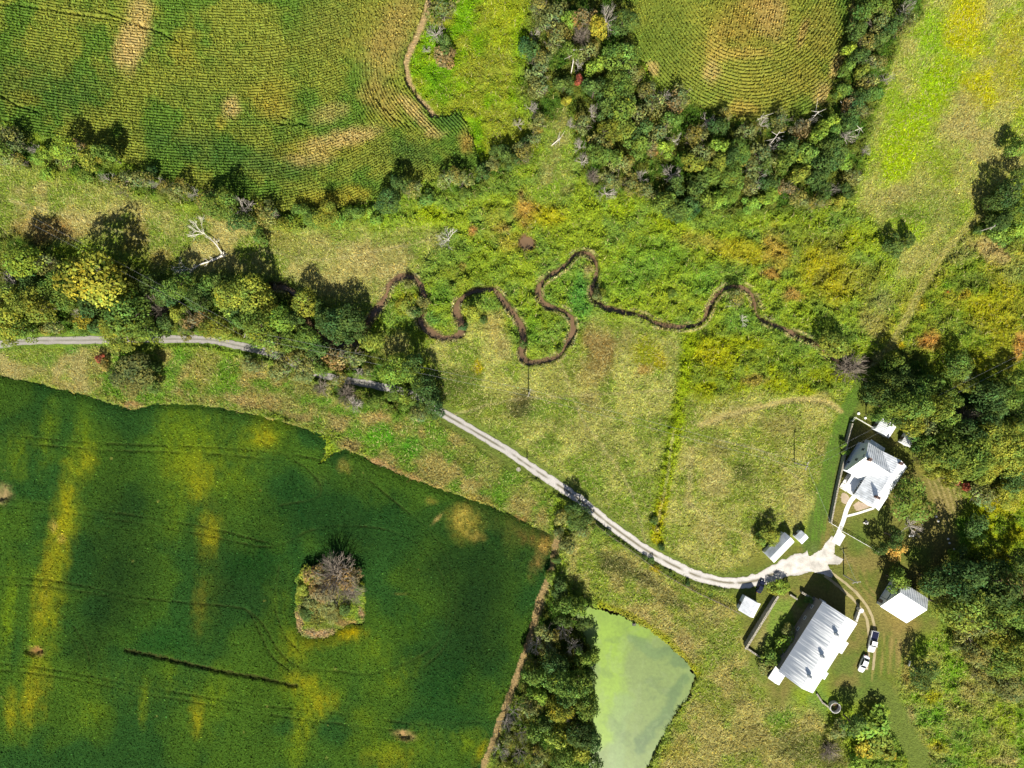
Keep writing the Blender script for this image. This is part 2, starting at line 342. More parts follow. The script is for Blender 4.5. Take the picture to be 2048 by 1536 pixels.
LIME = (166, 184, 40); YEL = (186, 172, 40); GOLD = (196, 172, 26); TAN = (184, 168, 110); ORG = (188, 142, 74); GRN = (92, 142, 48); DGR = (70, 104, 40); BRN = (160, 132, 80)
for a in [  # meadow, marsh and scrub patches
    (985, 120, 45, 100, (150, 154, 62), .8, 10), (1000, 40, 40, 60, LIME, .5), (880, 170, 40, 50, (108, 158, 38), .6), (1010, 240, 50, 40, (150, 160, 60), .6),
    (1930, 60, 50, 90, (200, 196, 40), .85, 15), (2020, 120, 40, 120, (186, 180, 60), .7), (1860, 190, 60, 60, (158, 190, 26), .9), (1960, 180, 40, 60, (192, 192, 30), .9), (1800, 300, 50, 90, (166, 194, 32), .9, 20), (1850, 90, 30, 90, (150, 190, 50), .6, 15), (1925, 250, 50, 90, TAN, .6, 15), (1990, 300, 70, 50, (186, 172, 110), .7), (1880, 340, 50, 50, (150, 165, 60), .6), (1860, 420, 90, 50, (138, 156, 70), .6, 10), (1810, 430, 60, 18, (92, 112, 48), .6, 10), (1950, 350, 60, 60, TAN, .5), (1985, 500, 60, 25, (188, 165, 115), .8, 25), (1780, 390, 40, 30, (170, 160, 100), .5),
    (105, 455, 70, 35, (165, 132, 82), .85, 5), (270, 470, 30, 40, (160, 135, 80), .6), (320, 515, 40, 25, (165, 140, 85), .6), (180, 400, 60, 25, (140, 160, 60), .5), (640, 500, 90, 45, (176, 172, 100), .6), (760, 520, 70, 50, TAN, .6), (560, 480, 40, 30, (170, 160, 90), .5), (860, 430, 40, 25, LIME, .6), (780, 440, 40, 25, (140, 172, 50), .6), (700, 470, 40, 20, (130, 160, 50), .6), (700, 570, 60, 40, (178, 170, 102), .6),
    (1050, 425, 28, 34, ORG, .8), (1040, 390, 12, 18, (180, 150, 90), .8), (1000, 455, 22, 14, (190, 140, 90), .6), (945, 462, 9, 12, (196, 140, 84), .9), (925, 535, 9, 12, (196, 150, 100), .8), (1020, 490, 40, 25, (180, 165, 70), .7), (1100, 430, 40, 30, YEL, .6), (990, 440, 30, 40, (160, 158, 60), .6), (1180, 420, 40, 30, (152, 172, 52), .6), (1240, 420, 60, 30, (160, 182, 46), .7), (1330, 455, 60, 25, LIME, .5, 10), (1290, 520, 70, 50, (120, 160, 56), .6), (1240, 560, 60, 40, (118, 158, 56), .6), (960, 530, 60, 40, (138, 160, 50), .6), (900, 560, 50, 40, (140, 150, 60), .5),
    (1480, 505, 60, 30, (178, 170, 52), .8), (1550, 500, 40, 45, (188, 152, 72), .75, 20), (1540, 545, 25, 16, ORG, .8), (1580, 590, 25, 16, (176, 136, 80), .8), (1650, 540, 70, 70, (178, 168, 44), .8), (1600, 480, 50, 30, (112, 128, 52), .6), (1700, 480, 40, 30, (160, 168, 40), .6), (1660, 490, 25, 35, (116, 124, 56), .7, 20), (1640, 550, 14, 25, (128, 130, 60), .7, 30), (1720, 560, 50, 50, (150, 150, 60), .7), (1600, 640, 60, 30, (140, 160, 50), .6), (1740, 640, 40, 40, (164, 148, 90), .6), (1390, 480, 60, 20, (184, 168, 80), .7, 5), (1340, 500, 60, 40, (124, 156, 50), .6), (1400, 560, 40, 40, (110, 156, 60), .6), (1480, 640, 40, 30, (110, 150, 60), .6), (1340, 610, 50, 25, (150, 164, 52), .6), (1250, 590, 40, 20, (128, 160, 52), .5),
    (1105, 580, 30, 25, (128, 160, 60), .5), (1155, 600, 25, 60, (84, 150, 66), .7), (1060, 650, 25, 40, (108, 158, 50), .6), (1080, 700, 30, 15, (150, 166, 66), .6), (870, 640, 35, 20, (86, 142, 74), .7), (810, 610, 25, 30, (170, 166, 44), .7), (880, 590, 30, 30, (96, 146, 56), .6), (945, 625, 20, 20, (176, 168, 44), .7), (990, 660, 25, 40, (190, 172, 104), .7), (1010, 700, 20, 30, TAN, .6), (790, 690, 30, 30, TAN, .5), (1175, 540, 14, 16, (178, 150, 110), .7), (1130, 560, 30, 30, (120, 160, 52), .5),
    (1200, 690, 45, 50, (164, 134, 86), .8), (1180, 745, 40, 30, (158, 138, 84), .6), (1250, 680, 30, 30, (172, 160, 100), .6), (1290, 700, 35, 40, (168, 170, 44), .7), (1285, 740, 20, 14, (188, 146, 84), .7), (1320, 720, 20, 30, YEL, .7), (955, 735, 14, 14, GOLD, .8), (900, 760, 60, 40, (104, 122, 56), .6), (1040, 800, 30, 40, (112, 106, 66), .75, 30), (970, 820, 60, 40, (138, 152, 60), .5), (1060, 830, 40, 30, (110, 140, 66), .5), (1000, 860, 40, 30, (128, 154, 62), .5), (1200, 870, 60, 60, (168, 166, 96), .5), (1120, 760, 40, 40, (150, 152, 74), .5), (1180, 950, 50, 40, (120, 150, 56), .5), (1270, 1000, 25, 60, (130, 156, 56), .5),
    (1450, 830, 60, 30, (180, 164, 104), .6), (1560, 860, 50, 40, (178, 164, 100), .6), (1430, 960, 30, 60, (182, 168, 110), .6), (1500, 950, 40, 40, (128, 146, 60), .6), (1480, 940, 20, 30, (84, 100, 48), .5), (1560, 950, 50, 40, (154, 160, 70), .5), (1420, 1060, 40, 40, (176, 166, 100), .6), (1590, 1000, 20, 40, (182, 168, 108), .6), (1590, 930, 18, 10, (104, 140, 46), .6), (1530, 880, 30, 30, (150, 158, 66), .5), (1460, 1030, 40, 40, (140, 152, 66), .5), (1640, 800, 25, 18, (180, 166, 110), .6), (1510, 760, 30, 14, (182, 150, 80), .6), (1420, 720, 40, 40, (174, 172, 36), .7), (1560, 720, 40, 30, (110, 146, 60), .6), (1640, 720, 30, 30, (120, 144, 50), .5),
    (1340, 740, 16, 50, (160, 164, 90), .6),
    (1230, 1130, 50, 22, (96, 100, 56), .65, 25), (1290, 1160, 40, 16, (100, 104, 58), .6, 30), (1340, 1200, 40, 16, (110, 112, 62), .5, 30), (1310, 1135, 16, 10, GOLD, .9, 30), (1190, 1090, 20, 20, (118, 150, 60), .6), (1230, 1075, 12, 10, (92, 146, 62), .6), (1270, 1230, 60, 16, (186, 166, 110), .6, 25), (1370, 1290, 25, 50, (184, 164, 108), .6, -30), (1440, 1300, 40, 40, (134, 150, 66), .5), (1480, 1380, 40, 50, (176, 162, 100), .5), (1430, 1420, 40, 40, (150, 152, 70), .5), (1350, 1500, 40, 25, (164, 160, 60), .6), (1600, 1490, 50, 40, (120, 124, 62), .6), (1500, 1480, 40, 40, (148, 140, 78), .6), (1660, 1500, 30, 50, (106, 100, 58), .7), (1560, 1430, 40, 20, (110, 160, 56), .6), (1420, 1240, 40, 30, (160, 150, 90), .5), (1510, 1340, 25, 40, (120, 150, 56), .5), (1380, 1360, 16, 60, (146, 160, 50), .6, 25),
    (1855, 680, 24, 22, (192, 140, 76), .9), (1925, 590, 14, 12, (188, 160, 60), .8), (2035, 690, 20, 35, (196, 144, 80), .9, 15), (1800, 690, 12, 8, GOLD, .9), (1970, 610, 50, 30, (176, 172, 36), .6), (1990, 660, 35, 40, (166, 164, 40), .6), (1960, 720, 30, 40, (160, 160, 44), .7), (2010, 580, 40, 30, (174, 170, 44), .5), (1890, 570, 20, 16, (100, 160, 50), .7), (1880, 640, 30, 30, (120, 146, 60), .6), (1920, 660, 25, 25, (112, 144, 60), .6), (1940, 560, 50, 20, (108, 124, 56), .6), (1890, 584, 6, 4, (190, 90, 50), .8), (1840, 610, 16, 14, YEL, .5), (2030, 540, 40, 30, (150, 160, 90), .6), (1900, 510, 40, 25, (150, 150, 90), .6), (1760, 600, 30, 25, (150, 150, 100), .5), (1850, 760, 25, 14, (150, 164, 40), .8),
    (1990, 1010, 40, 30, YEL, .6), (2020, 1070, 30, 25, (180, 174, 40), .6), (1990, 1110, 25, 20, (190, 180, 50), .6), (2000, 1140, 30, 20, (110, 150, 50), .6), (1970, 1090, 25, 25, (130, 150, 60), .5),
    (1860, 1350, 20, 12, (90, 150, 50), .5), (1900, 1350, 30, 40, (128, 172, 50), .7), (1935, 1380, 30, 45, (168, 158, 92), .8, -35), (1960, 1340, 30, 20, (165, 155, 90), .6, 25), (1860, 1390, 30, 14, (180, 172, 40), .7), (1850, 1430, 40, 25, (106, 160, 50), .7), (1820, 1430, 14, 30, (176, 158, 108), .7), (1920, 1470, 50, 30, (100, 150, 56), .6), (2010, 1440, 30, 40, (150, 170, 40), .6), (1870, 1490, 20, 14, (186, 172, 50), .6), (1960, 1510, 50, 30, (150, 170, 50), .6), (1990, 1520, 50, 14, (180, 160, 110), .6), (2030, 1330, 20, 8, GOLD, .6, 30), (1890, 1520, 50, 14, (64, 110, 50), .6), (1980, 1340, 40, 8, (190, 180, 40), .7, 35), (1810, 1340, 14, 30, (160, 130, 80), .6),
    (240, 730, 25, 50, (106, 166, 46), .7, -20), (60, 740, 60, 18, (184, 168, 110), .6), (130, 770, 50, 14, (186, 166, 106), .7, 15), (140, 700, 20, 14, (90, 150, 56), .6), (95, 720, 20, 18, (110, 146, 60), .6), (270, 808, 28, 8, (196, 160, 110), .9, 5), (350, 740, 20, 60, (106, 160, 52), .7, 20), (410, 740, 30, 40, (170, 154, 88), .6), (330, 770, 40, 14, (120, 160, 52), .6), (450, 760, 30, 30, (118, 156, 50), .6), (480, 800, 40, 12, (184, 160, 108), .7, 15), (560, 800, 50, 20, (176, 154, 100), .6, 10), (600, 770, 30, 25, (160, 146, 90), .6), (640, 810, 25, 25, (100, 150, 46), .6), (590, 830, 50, 10, (176, 156, 104), .7, 15), (680, 850, 30, 20, (184, 156, 108), .7), (760, 835, 25, 14, (186, 156, 104), .7), (760, 870, 40, 25, (96, 160, 40), .7, 15), (820, 890, 50, 25, (84, 156, 40), .7, 20), (870, 880, 30, 30, (120, 150, 56), .5), (930, 920, 40, 25, (120, 116, 60), .5, 20), (980, 940, 40, 30, (168, 160, 92), .6), (1040, 990, 40, 25, (166, 160, 88), .6), (1000, 990, 25, 20, (110, 156, 48), .6), (940, 900, 30, 30, (150, 160, 76), .5),
    (750, 925, 45, 12, (196, 160, 112), .9, 22), (820, 955, 50, 12, (186, 152, 104), .8, 22), (700, 890, 25, 14, (190, 160, 110), .7, 20), (870, 975, 40, 10, (180, 150, 92), .7, 20), (950, 1000, 40, 12, (176, 158, 80), .7, 20), (1030, 1040, 30, 14, (170, 130, 80), .8),
    (1850, 1200, 20, 40, (130, 150, 60), .5)]:
    splat(*a[:6], **({'rot': a[6]} if len(a) > 6 else {}))
for a in [  # lawn and yard
    (1800, 1240, 50, 30, (160, 140, 78), .7), (1790, 1290, 30, 50, (166, 146, 88), .6), (1730, 1350, 30, 40, (104, 134, 54), .7), (1690, 1330, 30, 30, (108, 134, 56), .7), (1770, 1330, 20, 60, (120, 138, 50), .6), (1700, 1390, 40, 20, (112, 140, 60), .6), (1710, 1200, 25, 25, (140, 136, 66), .6), (1730, 1130, 30, 20, (150, 138, 80), .6), (1720, 1085, 25, 30, (100, 130, 54), .6), (1690, 1120, 20, 10, (168, 150, 96), .6), (1720, 1040, 30, 25, (116, 132, 58), .6), (1760, 1040, 25, 40, (104, 130, 52), .6), (1840, 1110, 25, 30, (118, 150, 56), .5), (1790, 1120, 20, 14, (134, 140, 56), .5), (1850, 940, 25, 30, (150, 142, 66), .6), (1890, 1010, 35, 50, (158, 142, 84), .6, 30), (1925, 1060, 16, 40, (92, 150, 46), .7), (1520, 1110, 25, 25, (140, 140, 62), .6), (1480, 1140, 40, 12, (128, 142, 60), .6), (1590, 1165, 40, 14, (118, 136, 54), .6), (1700, 850, 20, 20, (140, 140, 60), .6), (1690, 960, 12, 60, (136, 140, 60), .6), (1745, 800, 14, 40, (128, 134, 50), .6), (1750, 1420, 40, 20, (140, 144, 60), .6), (1640, 890, 10, 30, (150, 130, 80), .5), (1672, 880, 8, 20, (150, 120, 74), .5)]:
    splat(*a[:6], **({'rot': a[6]} if len(a) > 6 else {}))
splat(1626, 1100, 9, 13, (190, 176, 136), .9)
for a in [(1040, 805, 24, 38, (92, 92, 50), .85, 30), (905, 765, 60, 30, (104, 122, 50), .7), (960, 800, 40, 26, (112, 128, 54), .6), (1482, 942, 24, 28, (94, 108, 46), .8), (1235, 1132, 50, 20, (94, 98, 52), .8, 25), (1300, 1165, 46, 14, (104, 104, 58), .75, 30), (1350, 1205, 40, 14, (108, 110, 60), .6, 30), (1590, 1490, 50, 34, (106, 112, 56), .7), (1120, 850, 30, 24, (120, 138, 58), .6), (1540, 1040, 30, 26, (130, 146, 60), .6), (1440, 900, 26, 30, (150, 140, 86), .6), (1180, 800, 40, 24, (164, 146, 96), .6), (1090, 890, 24, 18, (112, 134, 56), .6), (1250, 930, 24, 40, (126, 146, 58), .6)]: splat(*a[:6], rot=a[6] if len(a) > 6 else 0)
NOV = (0, 0)
for i, x in enumerate((1752, 1760, 1768, 1775, 1783, 1791, 1800, 1808)): stripe([(x, 1262 + i * 3), (x - 3, 1310), (x - 10 + i, 1362 - i * 4)], 1.7, ((178, 158, 98), (98, 126, 48))[i % 2], .6, .7)
for i in range(6): stripe([(1690 + i * 9, 1120 + i * 4), (1700 + i * 9, 1160 + i * 3), (1722 + i * 10, 1196)], 1.6, ((168, 150, 92), (104, 128, 50))[i % 2], .45, .7)
stripe([(1725, 770), (1700, 815), (1680, 860), (1660, 930), (1645, 1000), (1632, 1060), (1625, 1095)], 18, (94, 122, 50), .85, .35, dens=NOV, h=.04)
for o in (-10, -3, 5, 12): stripe([(1716 + o, 775), (1692 + o, 820), (1665 + o, 900), (1648 + o, 980), (1634 + o, 1080)], 1.6, (112, 158, 50), .5, .6)
stripe([(1735, 770), (1728, 810), (1722, 830)], 12, (124, 134, 56), .8, .5, dens=NOV, h=.04)
stripe([(1765, 1380), (1785, 1420), (1808, 1460), (1830, 1500), (1840, 1560), (1850, 1690)], 22, (118, 134, 60), .95, .3, dens=NOV, h=.04)
stripe([(1380, 670), (1370, 740), (1355, 830), (1340, 920), (1322, 1000), (1310, 1085)], 13, (152, 172, 34), .8, .5, dens=(3, 13), h=.9)
stripe([(1322, 1000), (1316, 1040), (1311, 1080)], 9, GOLD, .5, .7, rag=1)
stripe([(1382, 900), (1378, 960), (1374, 1010)], 8, (188, 176, 116), .6, .6)
stripe([(1400, 850), (1460, 828), (1540, 808), (1600, 798), (1650, 803), (1680, 820)], 6, (196, 182, 118), .95, .5, dens=(6, 0), h=.2)
stripe([(1960, 430), (1890, 500), (1850, 560), (1820, 620), (1780, 690), (1750, 720)], 11, (168, 164, 84), .75, .5, dens=(8, 1), h=.2)
for o in (-4, 5): stripe([(1960 + o, 430), (1890 + o, 500), (1850 + o, 560), (1820 + o, 620), (1780 + o, 690), (1750 + o, 720)], 1.8, (190, 180, 112), .7, .5)
stripe([(858, -150), (856, 0), (838, 62), (812, 126), (820, 176), (846, 208), (868, 234)], 7, (206, 174, 134), .9, .5, dens=NOV, h=.05)
stripe([(560, 440), (800, 400), (960, 350)], 8, (128, 160, 50), .4)
stripe([(100, 790), (200, 812), (265, 826), (300, 820), (400, 818), (520, 836), (600, 856)], 5, (176, 150, 100), .7, .6, dens=(4, 0))
stripe([(1112, 1078), (1100, 1130), (1078, 1198), (1056, 1270), (1034, 1340), (1010, 1405), (986, 1470), (960, 1540)], 10, (186, 154, 114), .85, .4, dens=NOV, h=.08)
stripe([(1200, 1208), (1270, 1235), (1340, 1285), (1392, 1345)], 7, (166, 168, 44), .7, .5, dens=(5, 10), h=.5)
stripe([(890, 845), (960, 890), (1020, 935)], 8, (116, 128, 58), .8, .4, dens=(2, 0), h=.08)
dl = dLAN + (fbm(PX, PY, 16, 3, 5) - 0.5) * 6
verge = sst(26, 15, dl) * (PX > 870) * 0.9
COL += (alb((116, 132, 58)) - COL) * verge[..., None]; DG *= 1 - verge; DL *= 1 - verge
for m0, m1, c in ((90, 0, (120, 150, 56)),):
    v2 = sst(20, 11, dl) * (PX <= 870) * 0.8
    COL += (alb(c) - COL) * v2[..., None]; DG *= 1 - v2; DL *= 1 - v2
_l = COL @ np.array([.25, .65, .1], np.float32)
COL[:] = np.clip(_l[..., None] + (COL - _l[..., None]) * 1.05, .004, 1) * np.array([1, 1.01, .97], np.float32)
for o in range(7): stripe([(1853 + o * 9, 952 - o * 3), (1872 + o * 9, 1000 - o * 4), (1893 + o * 6, 1060 - o * 9)], 1.5, (190, 172, 110), .75, .6)
_b = sst(5.5, 7.5, dCRK) * sst(12, 9, dCRK) * sst(.42, .55, fbm(PX, PY, 22, 3, 79)); COL += (alb((196, 182, 126)) - COL) * (_b * .8)[..., None]
for P in ([(1345, 860), (1330, 960), (1310, 1060)], [(900, 830), (1020, 800), (1160, 790), (1340, 780)], [(1120, 720), (1160, 830), (1250, 960), (1290, 1080)], [(1430, 880), (1520, 900), (1600, 960)], [(1370, 1000), (1440, 1050), (1540, 1080)], [(520, 500), (640, 520), (760, 500), (860, 480)], [(20, 400), (160, 440), (300, 480)]): stripe(P, 2.2, (204, 192, 132), .5, .7, rag=1)
# creek, puddle and road clear the plants
bank = sst(13, 7, dCRK)
WF = np.interp(PX, [540, 930, 1100, 1220, 1300, 1640], [1.05, 1, .9, .75, .68, .7]) * (.42 + 1.15 * fbm(PX, PY, 26, 3, 76)); dCRK = dCRK / WF
COL += (alb((74, 62, 38)) - COL) * (sst(9.5, 5.5, dCRK) * 0.9)[..., None]
crk_clear = sst(7.5, 4.0, dCRK + (fbm(PX, PY, 12, 3, 78) - .5) * 8); DG *= 1 - crk_clear; DL *= 1 - crk_clear
dPUD = np.hypot(PX - 1052, (PY - 485) * 0.95) + (fbm(PX, PY, 14, 3, 9) - .5) * 11
COL += (alb((120, 92, 60)) - COL) * sst(19, 14, dPUD)[..., None]; DG *= sst(13, 17, dPUD); DL *= sst(13, 17, dPUD)
WXs = PX + (fbm(PX, PY, 14, 3, 3) - 0.5) * 9; WYs = PY + (fbm(PX, PY, 14, 3, 4) - 0.5) * 9
mISL = inpoly(WXs + (fbm(PX, PY, 22, 3, 6) - .5) * 16, WYs + (fbm(PX, PY, 22, 3, 7) - .5) * 16, ISLE)
mSOY = inpoly(WXs, WYs, SOY) & ~mISL
mC1 = inpoly(WXs, WYs, CORN1); mC2 = inpoly(WXs, WYs, CORN2)
mPOND = inpoly(WXs, WYs, POND)
splat(655, 1200, 70, 66, (118, 116, 58), 1, mask=mISL.astype(np.float32)); splat(640, 1266, 45, 12, (190, 158, 118), .9, mask=mISL.astype(np.float32)); splat(598, 1240, 10, 30, (186, 156, 112), .9, mask=mISL.astype(np.float32)); splat(722, 1225, 8, 14, (188, 150, 112), .9, mask=mISL.astype(np.float32)); splat(690, 1245, 30, 8, (180, 145, 90), .8, mask=mISL.astype(np.float32)); splat(655, 1250, 25, 10, (130, 150, 50), .7, mask=mISL.astype(np.float32))
SOIL = COL.copy()
# crop colours
soyf = mSOY.astype(np.float32); s3 = soyf[..., None]
base = alb((67, 98, 30)) + (alb((46, 82, 33)) - alb((67, 98, 30))) * sst(.4, .6, fbm(PX, PY, 120, 3, 51))[..., None]
base = base * (0.85 + 0.35 * fbm(PX * 1.0, PY * 0.3, 40, 4, 52))[..., None]
COL[:] = COL * (1 - s3) + base * s3
SY = (150, 146, 26); SG = (102, 126, 26); SD = (33, 60, 26); ST = (172, 152, 70)
for a in [(40, 900, 30, 60, SG, .6, 8), (100, 870, 20, 70, SG, .55, 8), (170, 900, 28, 70, SG, .7, 8), (175, 920, 20, 35, SY, .6, 10), (130, 1050, 26, 130, (140, 146, 28), .9, 8), (125, 1060, 14, 90, SY, .8, 10), (100, 1200, 28, 130, (128, 138, 26), .9, 8), (90, 1180, 16, 90, (140, 136, 30), .7, 9), (110, 1050, 8, 14, ST, .7), (125, 1075, 8, 10, ST, .7), (70, 1330, 30, 60, SG, .7), (75, 1300, 18, 10, (170, 120, 84), 1), (60, 1400, 16, 60, SY, .7, 5), (80, 1370, 22, 60, (128, 128, 30), .7, 3), (20, 1230, 14, 90, (104, 130, 26), .8, 6), (25, 1420, 14, 40, SY, .6),
          (390, 890, 60, 60, SG, .7, 10), (390, 930, 55, 45, (128, 136, 26), .75, 10), (400, 960, 28, 45, SY, .7), (420, 1060, 22, 50, (132, 132, 30), .9, 5), (425, 1070, 14, 30, SY, .8), (340, 850, 24, 40, SG, .6), (520, 870, 45, 45, (110, 128, 26), .75), (530, 870, 22, 25, SY, .7), (480, 950, 40, 60, SG, .4), (570, 850, 30, 20, SG, .5), (350, 1040, 18, 70, SG, .4, 5), (420, 1180, 30, 80, (84, 104, 30), .6, 5), (400, 1210, 14, 50, (120, 116, 36), .6, 5), (590, 1290, 30, 40, (120, 130, 26), .7), (620, 1380, 55, 45, SG, .8), (600, 1360, 40, 25, SY, .6, 20), (640, 1400, 30, 30, SY, .6), (610, 1440, 25, 60, (120, 134, 26), .7, 8), (590, 1500, 20, 40, SG, .6), (430, 1400, 25, 60, SG, .6, 8), (395, 1430, 14, 40, SY, .6), (290, 1400, 10, 50, (110, 128, 28), .6, 5), (340, 1340, 12, 40, SG, .4), (180, 1420, 40, 30, SG, .5), (670, 1275, 60, 16, (130, 132, 26), .8, -10), (705, 1262, 24, 12, (176, 156, 16), .9, -10), (560, 1190, 30, 60, SG, .35), (740, 1300, 40, 30, SG, .5), (830, 1240, 40, 50, (66, 96, 24), .6), (800, 1350, 60, 25, SG, .5, -30), (730, 1440, 40, 30, SG, .5), (780, 1510, 50, 22, SY, .6), (760, 1490, 60, 30, SG, .6), (850, 1480, 40, 30, SG, .5), (940, 1480, 30, 30, SG, .7, 25), (960, 1500, 10, 30, SY, .6, 25), (1000, 1400, 14, 40, SG, .5, 20), (810, 1467, 20, 10, (182, 150, 100), .9, 10), (980, 1230, 14, 60, (80, 108, 26), .5, 8), (0, 985, 26, 18, (176, 152, 106), 1),
          (235, 1130, 90, 150, SD, .8, 10), (250, 1020, 70, 80, SD, .6), (470, 1170, 90, 110, SD, .65), (960, 1180, 110, 190, SD, .7, 8), (640, 1030, 140, 60, SD, .5), (30, 830, 60, 80, SD, .3), (250, 870, 50, 70, SD, .3), (400, 900, 90, 110, SG, .4), (330, 1360, 200, 60, SG, .2), (520, 1120, 60, 50, (30, 68, 24), .6), (950, 1200, 60, 130, SD, .75, 8), (880, 1120, 70, 60, SD, .6), (900, 1380, 60, 60, (28, 68, 26), .6), (760, 1010, 70, 50, (32, 66, 28), .6), (600, 1010, 80, 60, (30, 68, 28), .5), (720, 1080, 60, 40, SD, .5), (330, 1280, 80, 60, (36, 80, 28), .5), (180, 1300, 40, 40, SD, .5), (1040, 1110, 30, 40, (40, 66, 30), .6), (1060, 1070, 50, 20, (120, 96, 50), .5, 15), (1000, 1040, 60, 20, (70, 84, 34), .6, 15), (930, 1040, 34, 34, (140, 130, 50), .75), (925, 1030, 20, 22, (176, 158, 70), .7), (950, 1070, 20, 10, (170, 148, 70), .6, 20), (1020, 1070, 16, 40, (90, 100, 40), .5), (860, 1000, 12, 8, (150, 140, 60), .6), (875, 1035, 14, 4, (170, 150, 90), .7, -45), (1090, 1085, 20, 12, (168, 142, 60), .6), (1080, 1110, 14, 40, (150, 124, 66), .6, 20), (720, 950, 30, 30, (60, 84, 32), .5), (690, 930, 14, 14, (140, 130, 60), .6), (640, 960, 22, 22, (70, 96, 36), .6), (800, 1185, 14, 3, (130, 130, 60), .5)]:
    splat(*a[:5], min(1, a[5] * 1.2), rot=a[6] if len(a) > 6 else 0, mask=soyf, nz=1.1, fine=0 if a[4] is SD else .5, soft=-.1)
for _ in range(24):   # scattered pale volunteer weeds
    x, y = rng.uniform(0, 1050), rng.uniform(800, 1520); splat(x, y, 3, 2.5, (160, 160, 80), .5, mask=soyf)
mC = mC1 | mC2; c3 = mC[..., None].astype(np.float32)
cb = alb((98, 130, 46)) + (alb((136, 146, 56)) - alb((98, 130, 46))) * sst(.4, .62, fbm(PX, PY, 70, 4, 61))[..., None]
c1f = mC1.astype(np.float32); c2f = mC2.astype(np.float32)
COL[:] = COL * (1 - c3) + cb * c3
CY = (158, 150, 56); CT = (196, 172, 106); CG = (72, 106, 46)
for a in [(100, 180, 140, 70, CG, .6, 5), (500, 220, 200, 60, (88, 122, 46), .5, 5), (420, 300, 160, 40, CG, .7, 10), (560, 330, 90, 50, CG, .7), (270, 80, 38, 75, CT, .95, 10), (262, 110, 34, 40, CT, .8), (285, 30, 30, 40, CT, .7), (170, 40, 40, 30, (146, 146, 60), .6, 20), (375, 100, 40, 50, CY, .6), (465, 215, 22, 30, CT, .8, 15), (445, 250, 12, 20, CY, .7), (540, 190, 60, 40, CY, .7), (560, 220, 50, 30, (164, 150, 60), .6), (640, 300, 100, 26, CY, .8, -6), (680, 280, 90, 22, CT, .75, -12), (720, 275, 60, 18, CT, .7, -15), (620, 320, 60, 20, CT, .6, -5), (660, 230, 40, 26, CT, .5, -20), (700, 60, 120, 80, (146, 142, 62), .6), (780, 80, 50, 90, (172, 150, 84), .7, 20), (760, 200, 40, 60, (170, 148, 78), .7, -40), (820, 215, 40, 16, CT, .8, 40), (850, 250, 40, 14, CT, .7, 40), (600, 110, 80, 60, (138, 142, 56), .6), (650, 400, 60, 20, (164, 154, 50), .7), (710, 390, 50, 24, (170, 154, 52), .6), (580, 400, 40, 20, (120, 134, 48), .5), (820, 310, 70, 40, CG, .75, 10), (900, 245, 26, 20, CG, .7), (935, 285, 20, 30, (170, 142, 70), .8), (870, 270, 26, 12, CT, .6), (60, 150, 20, 12, (140, 140, 60), .5), (60, 200, 40, 16, (140, 138, 52), .6, 20), (460, 130, 60, 30, (130, 138, 54), .5), (820, 30, 30, 60, (166, 146, 80), .6)]:
    splat(*a[:6], rot=a[6] if len(a) > 6 else 0, mask=c1f, nz=.8, fine=.15)
for a in [(1480, 120, 230, 160, (146, 146, 58), .8), (1330, 60, 60, 80, (112, 130, 50), .7), (1480, 50, 70, 60, (162, 142, 66), .8), (1540, 40, 40, 60, (188, 160, 96), .7), (1510, 10, 40, 25, (180, 150, 80), .6), (1640, 60, 40, 90, (156, 146, 66), .6), (1430, 90, 30, 60, (178, 156, 74), .7, 20), (1420, 150, 22, 30, (186, 162, 100), .7), (1480, 110, 70, 16, (180, 158, 76), .7), (1640, 190, 25, 30, CT, .9, 30), (1670, 130, 14, 40, CT, .8, 25), (1700, 40, 8, 50, CT, .7), (1600, 160, 50, 40, (150, 142, 60), .6), (1600, 70, 12, 40, (180, 150, 90), .6, 15), (1500, 180, 60, 30, (150, 146, 56), .6), (1305, 140, 14, 20, CT, .8, -30), (1480, 220, 40, 20, (176, 152, 70), .7)]:
    splat(*a[:6], rot=a[6] if len(a) > 6 else 0, mask=c2f, nz=.8, fine=.15)
DG[mSOY | mC | mPOND] = 0; DL[mSOY | mC | mPOND] = 0
DG[mISL] = 5; DL[mISL] = 8; HV[mISL] = .6
def samp(A, px, py):
    i = np.clip(((px - gx[0]) / STEP).astype(int), 0, len(gx) - 1); j = np.clip(((py - gy[0]) / STEP).astype(int), 0, len(gy) - 1)
    return A[j, i]
# ------------------------------------------------------------------ ground sheet, reaching to the horizon
fx = np.arange(-140, 2190, 3.0); fy = np.arange(-120, 1660, 3.0)
out = np.array([20, 60, 140, 300, 700, 1500, 3500, 8000, 20000.])
X1 = np.concatenate([fx[0] - out[::-1], fx, fx[-1] + out]); Y1 = np.concatenate([fy[0] - out[::-1], fy, fy[-1] + out])
GX, GY = np.meshgrid(X1, Y1)
YARD = [(1485, 1195), (1560, 1085), (1625, 1030), (1680, 815), (1760, 800), (1870, 900), (1910, 1080), (1880, 1250), (1800, 1340), (1760, 1400), (1690, 1430), (1540, 1400), (1480, 1290)]
yard = blur(inpoly(PX, PY, YARD).astype(np.float32), 10)
HT = HV * (1 - yard) * sst(6, 16, dLAN)
def ground_z(px, py):
    h = samp(HT, px, py); x = px * S; y = py * S
    z = h * ((1.1 + .7 * sst(.65, .9, h)) * (fbm(x, y, 2.6, 4, 71) - 0.42) + 0.4 * (fbm(x, y, 0.9, 2, 72) - 0.45) + (.15 + .75 * sst(.6, .9, h)) * sst(.46, .56, fbm(x, y, 2.3, 3, 70))) + 0.5 * (fbm(x, y, 30, 2, 73) - 0.5) * np.minimum(h * 2, 1)
    return z
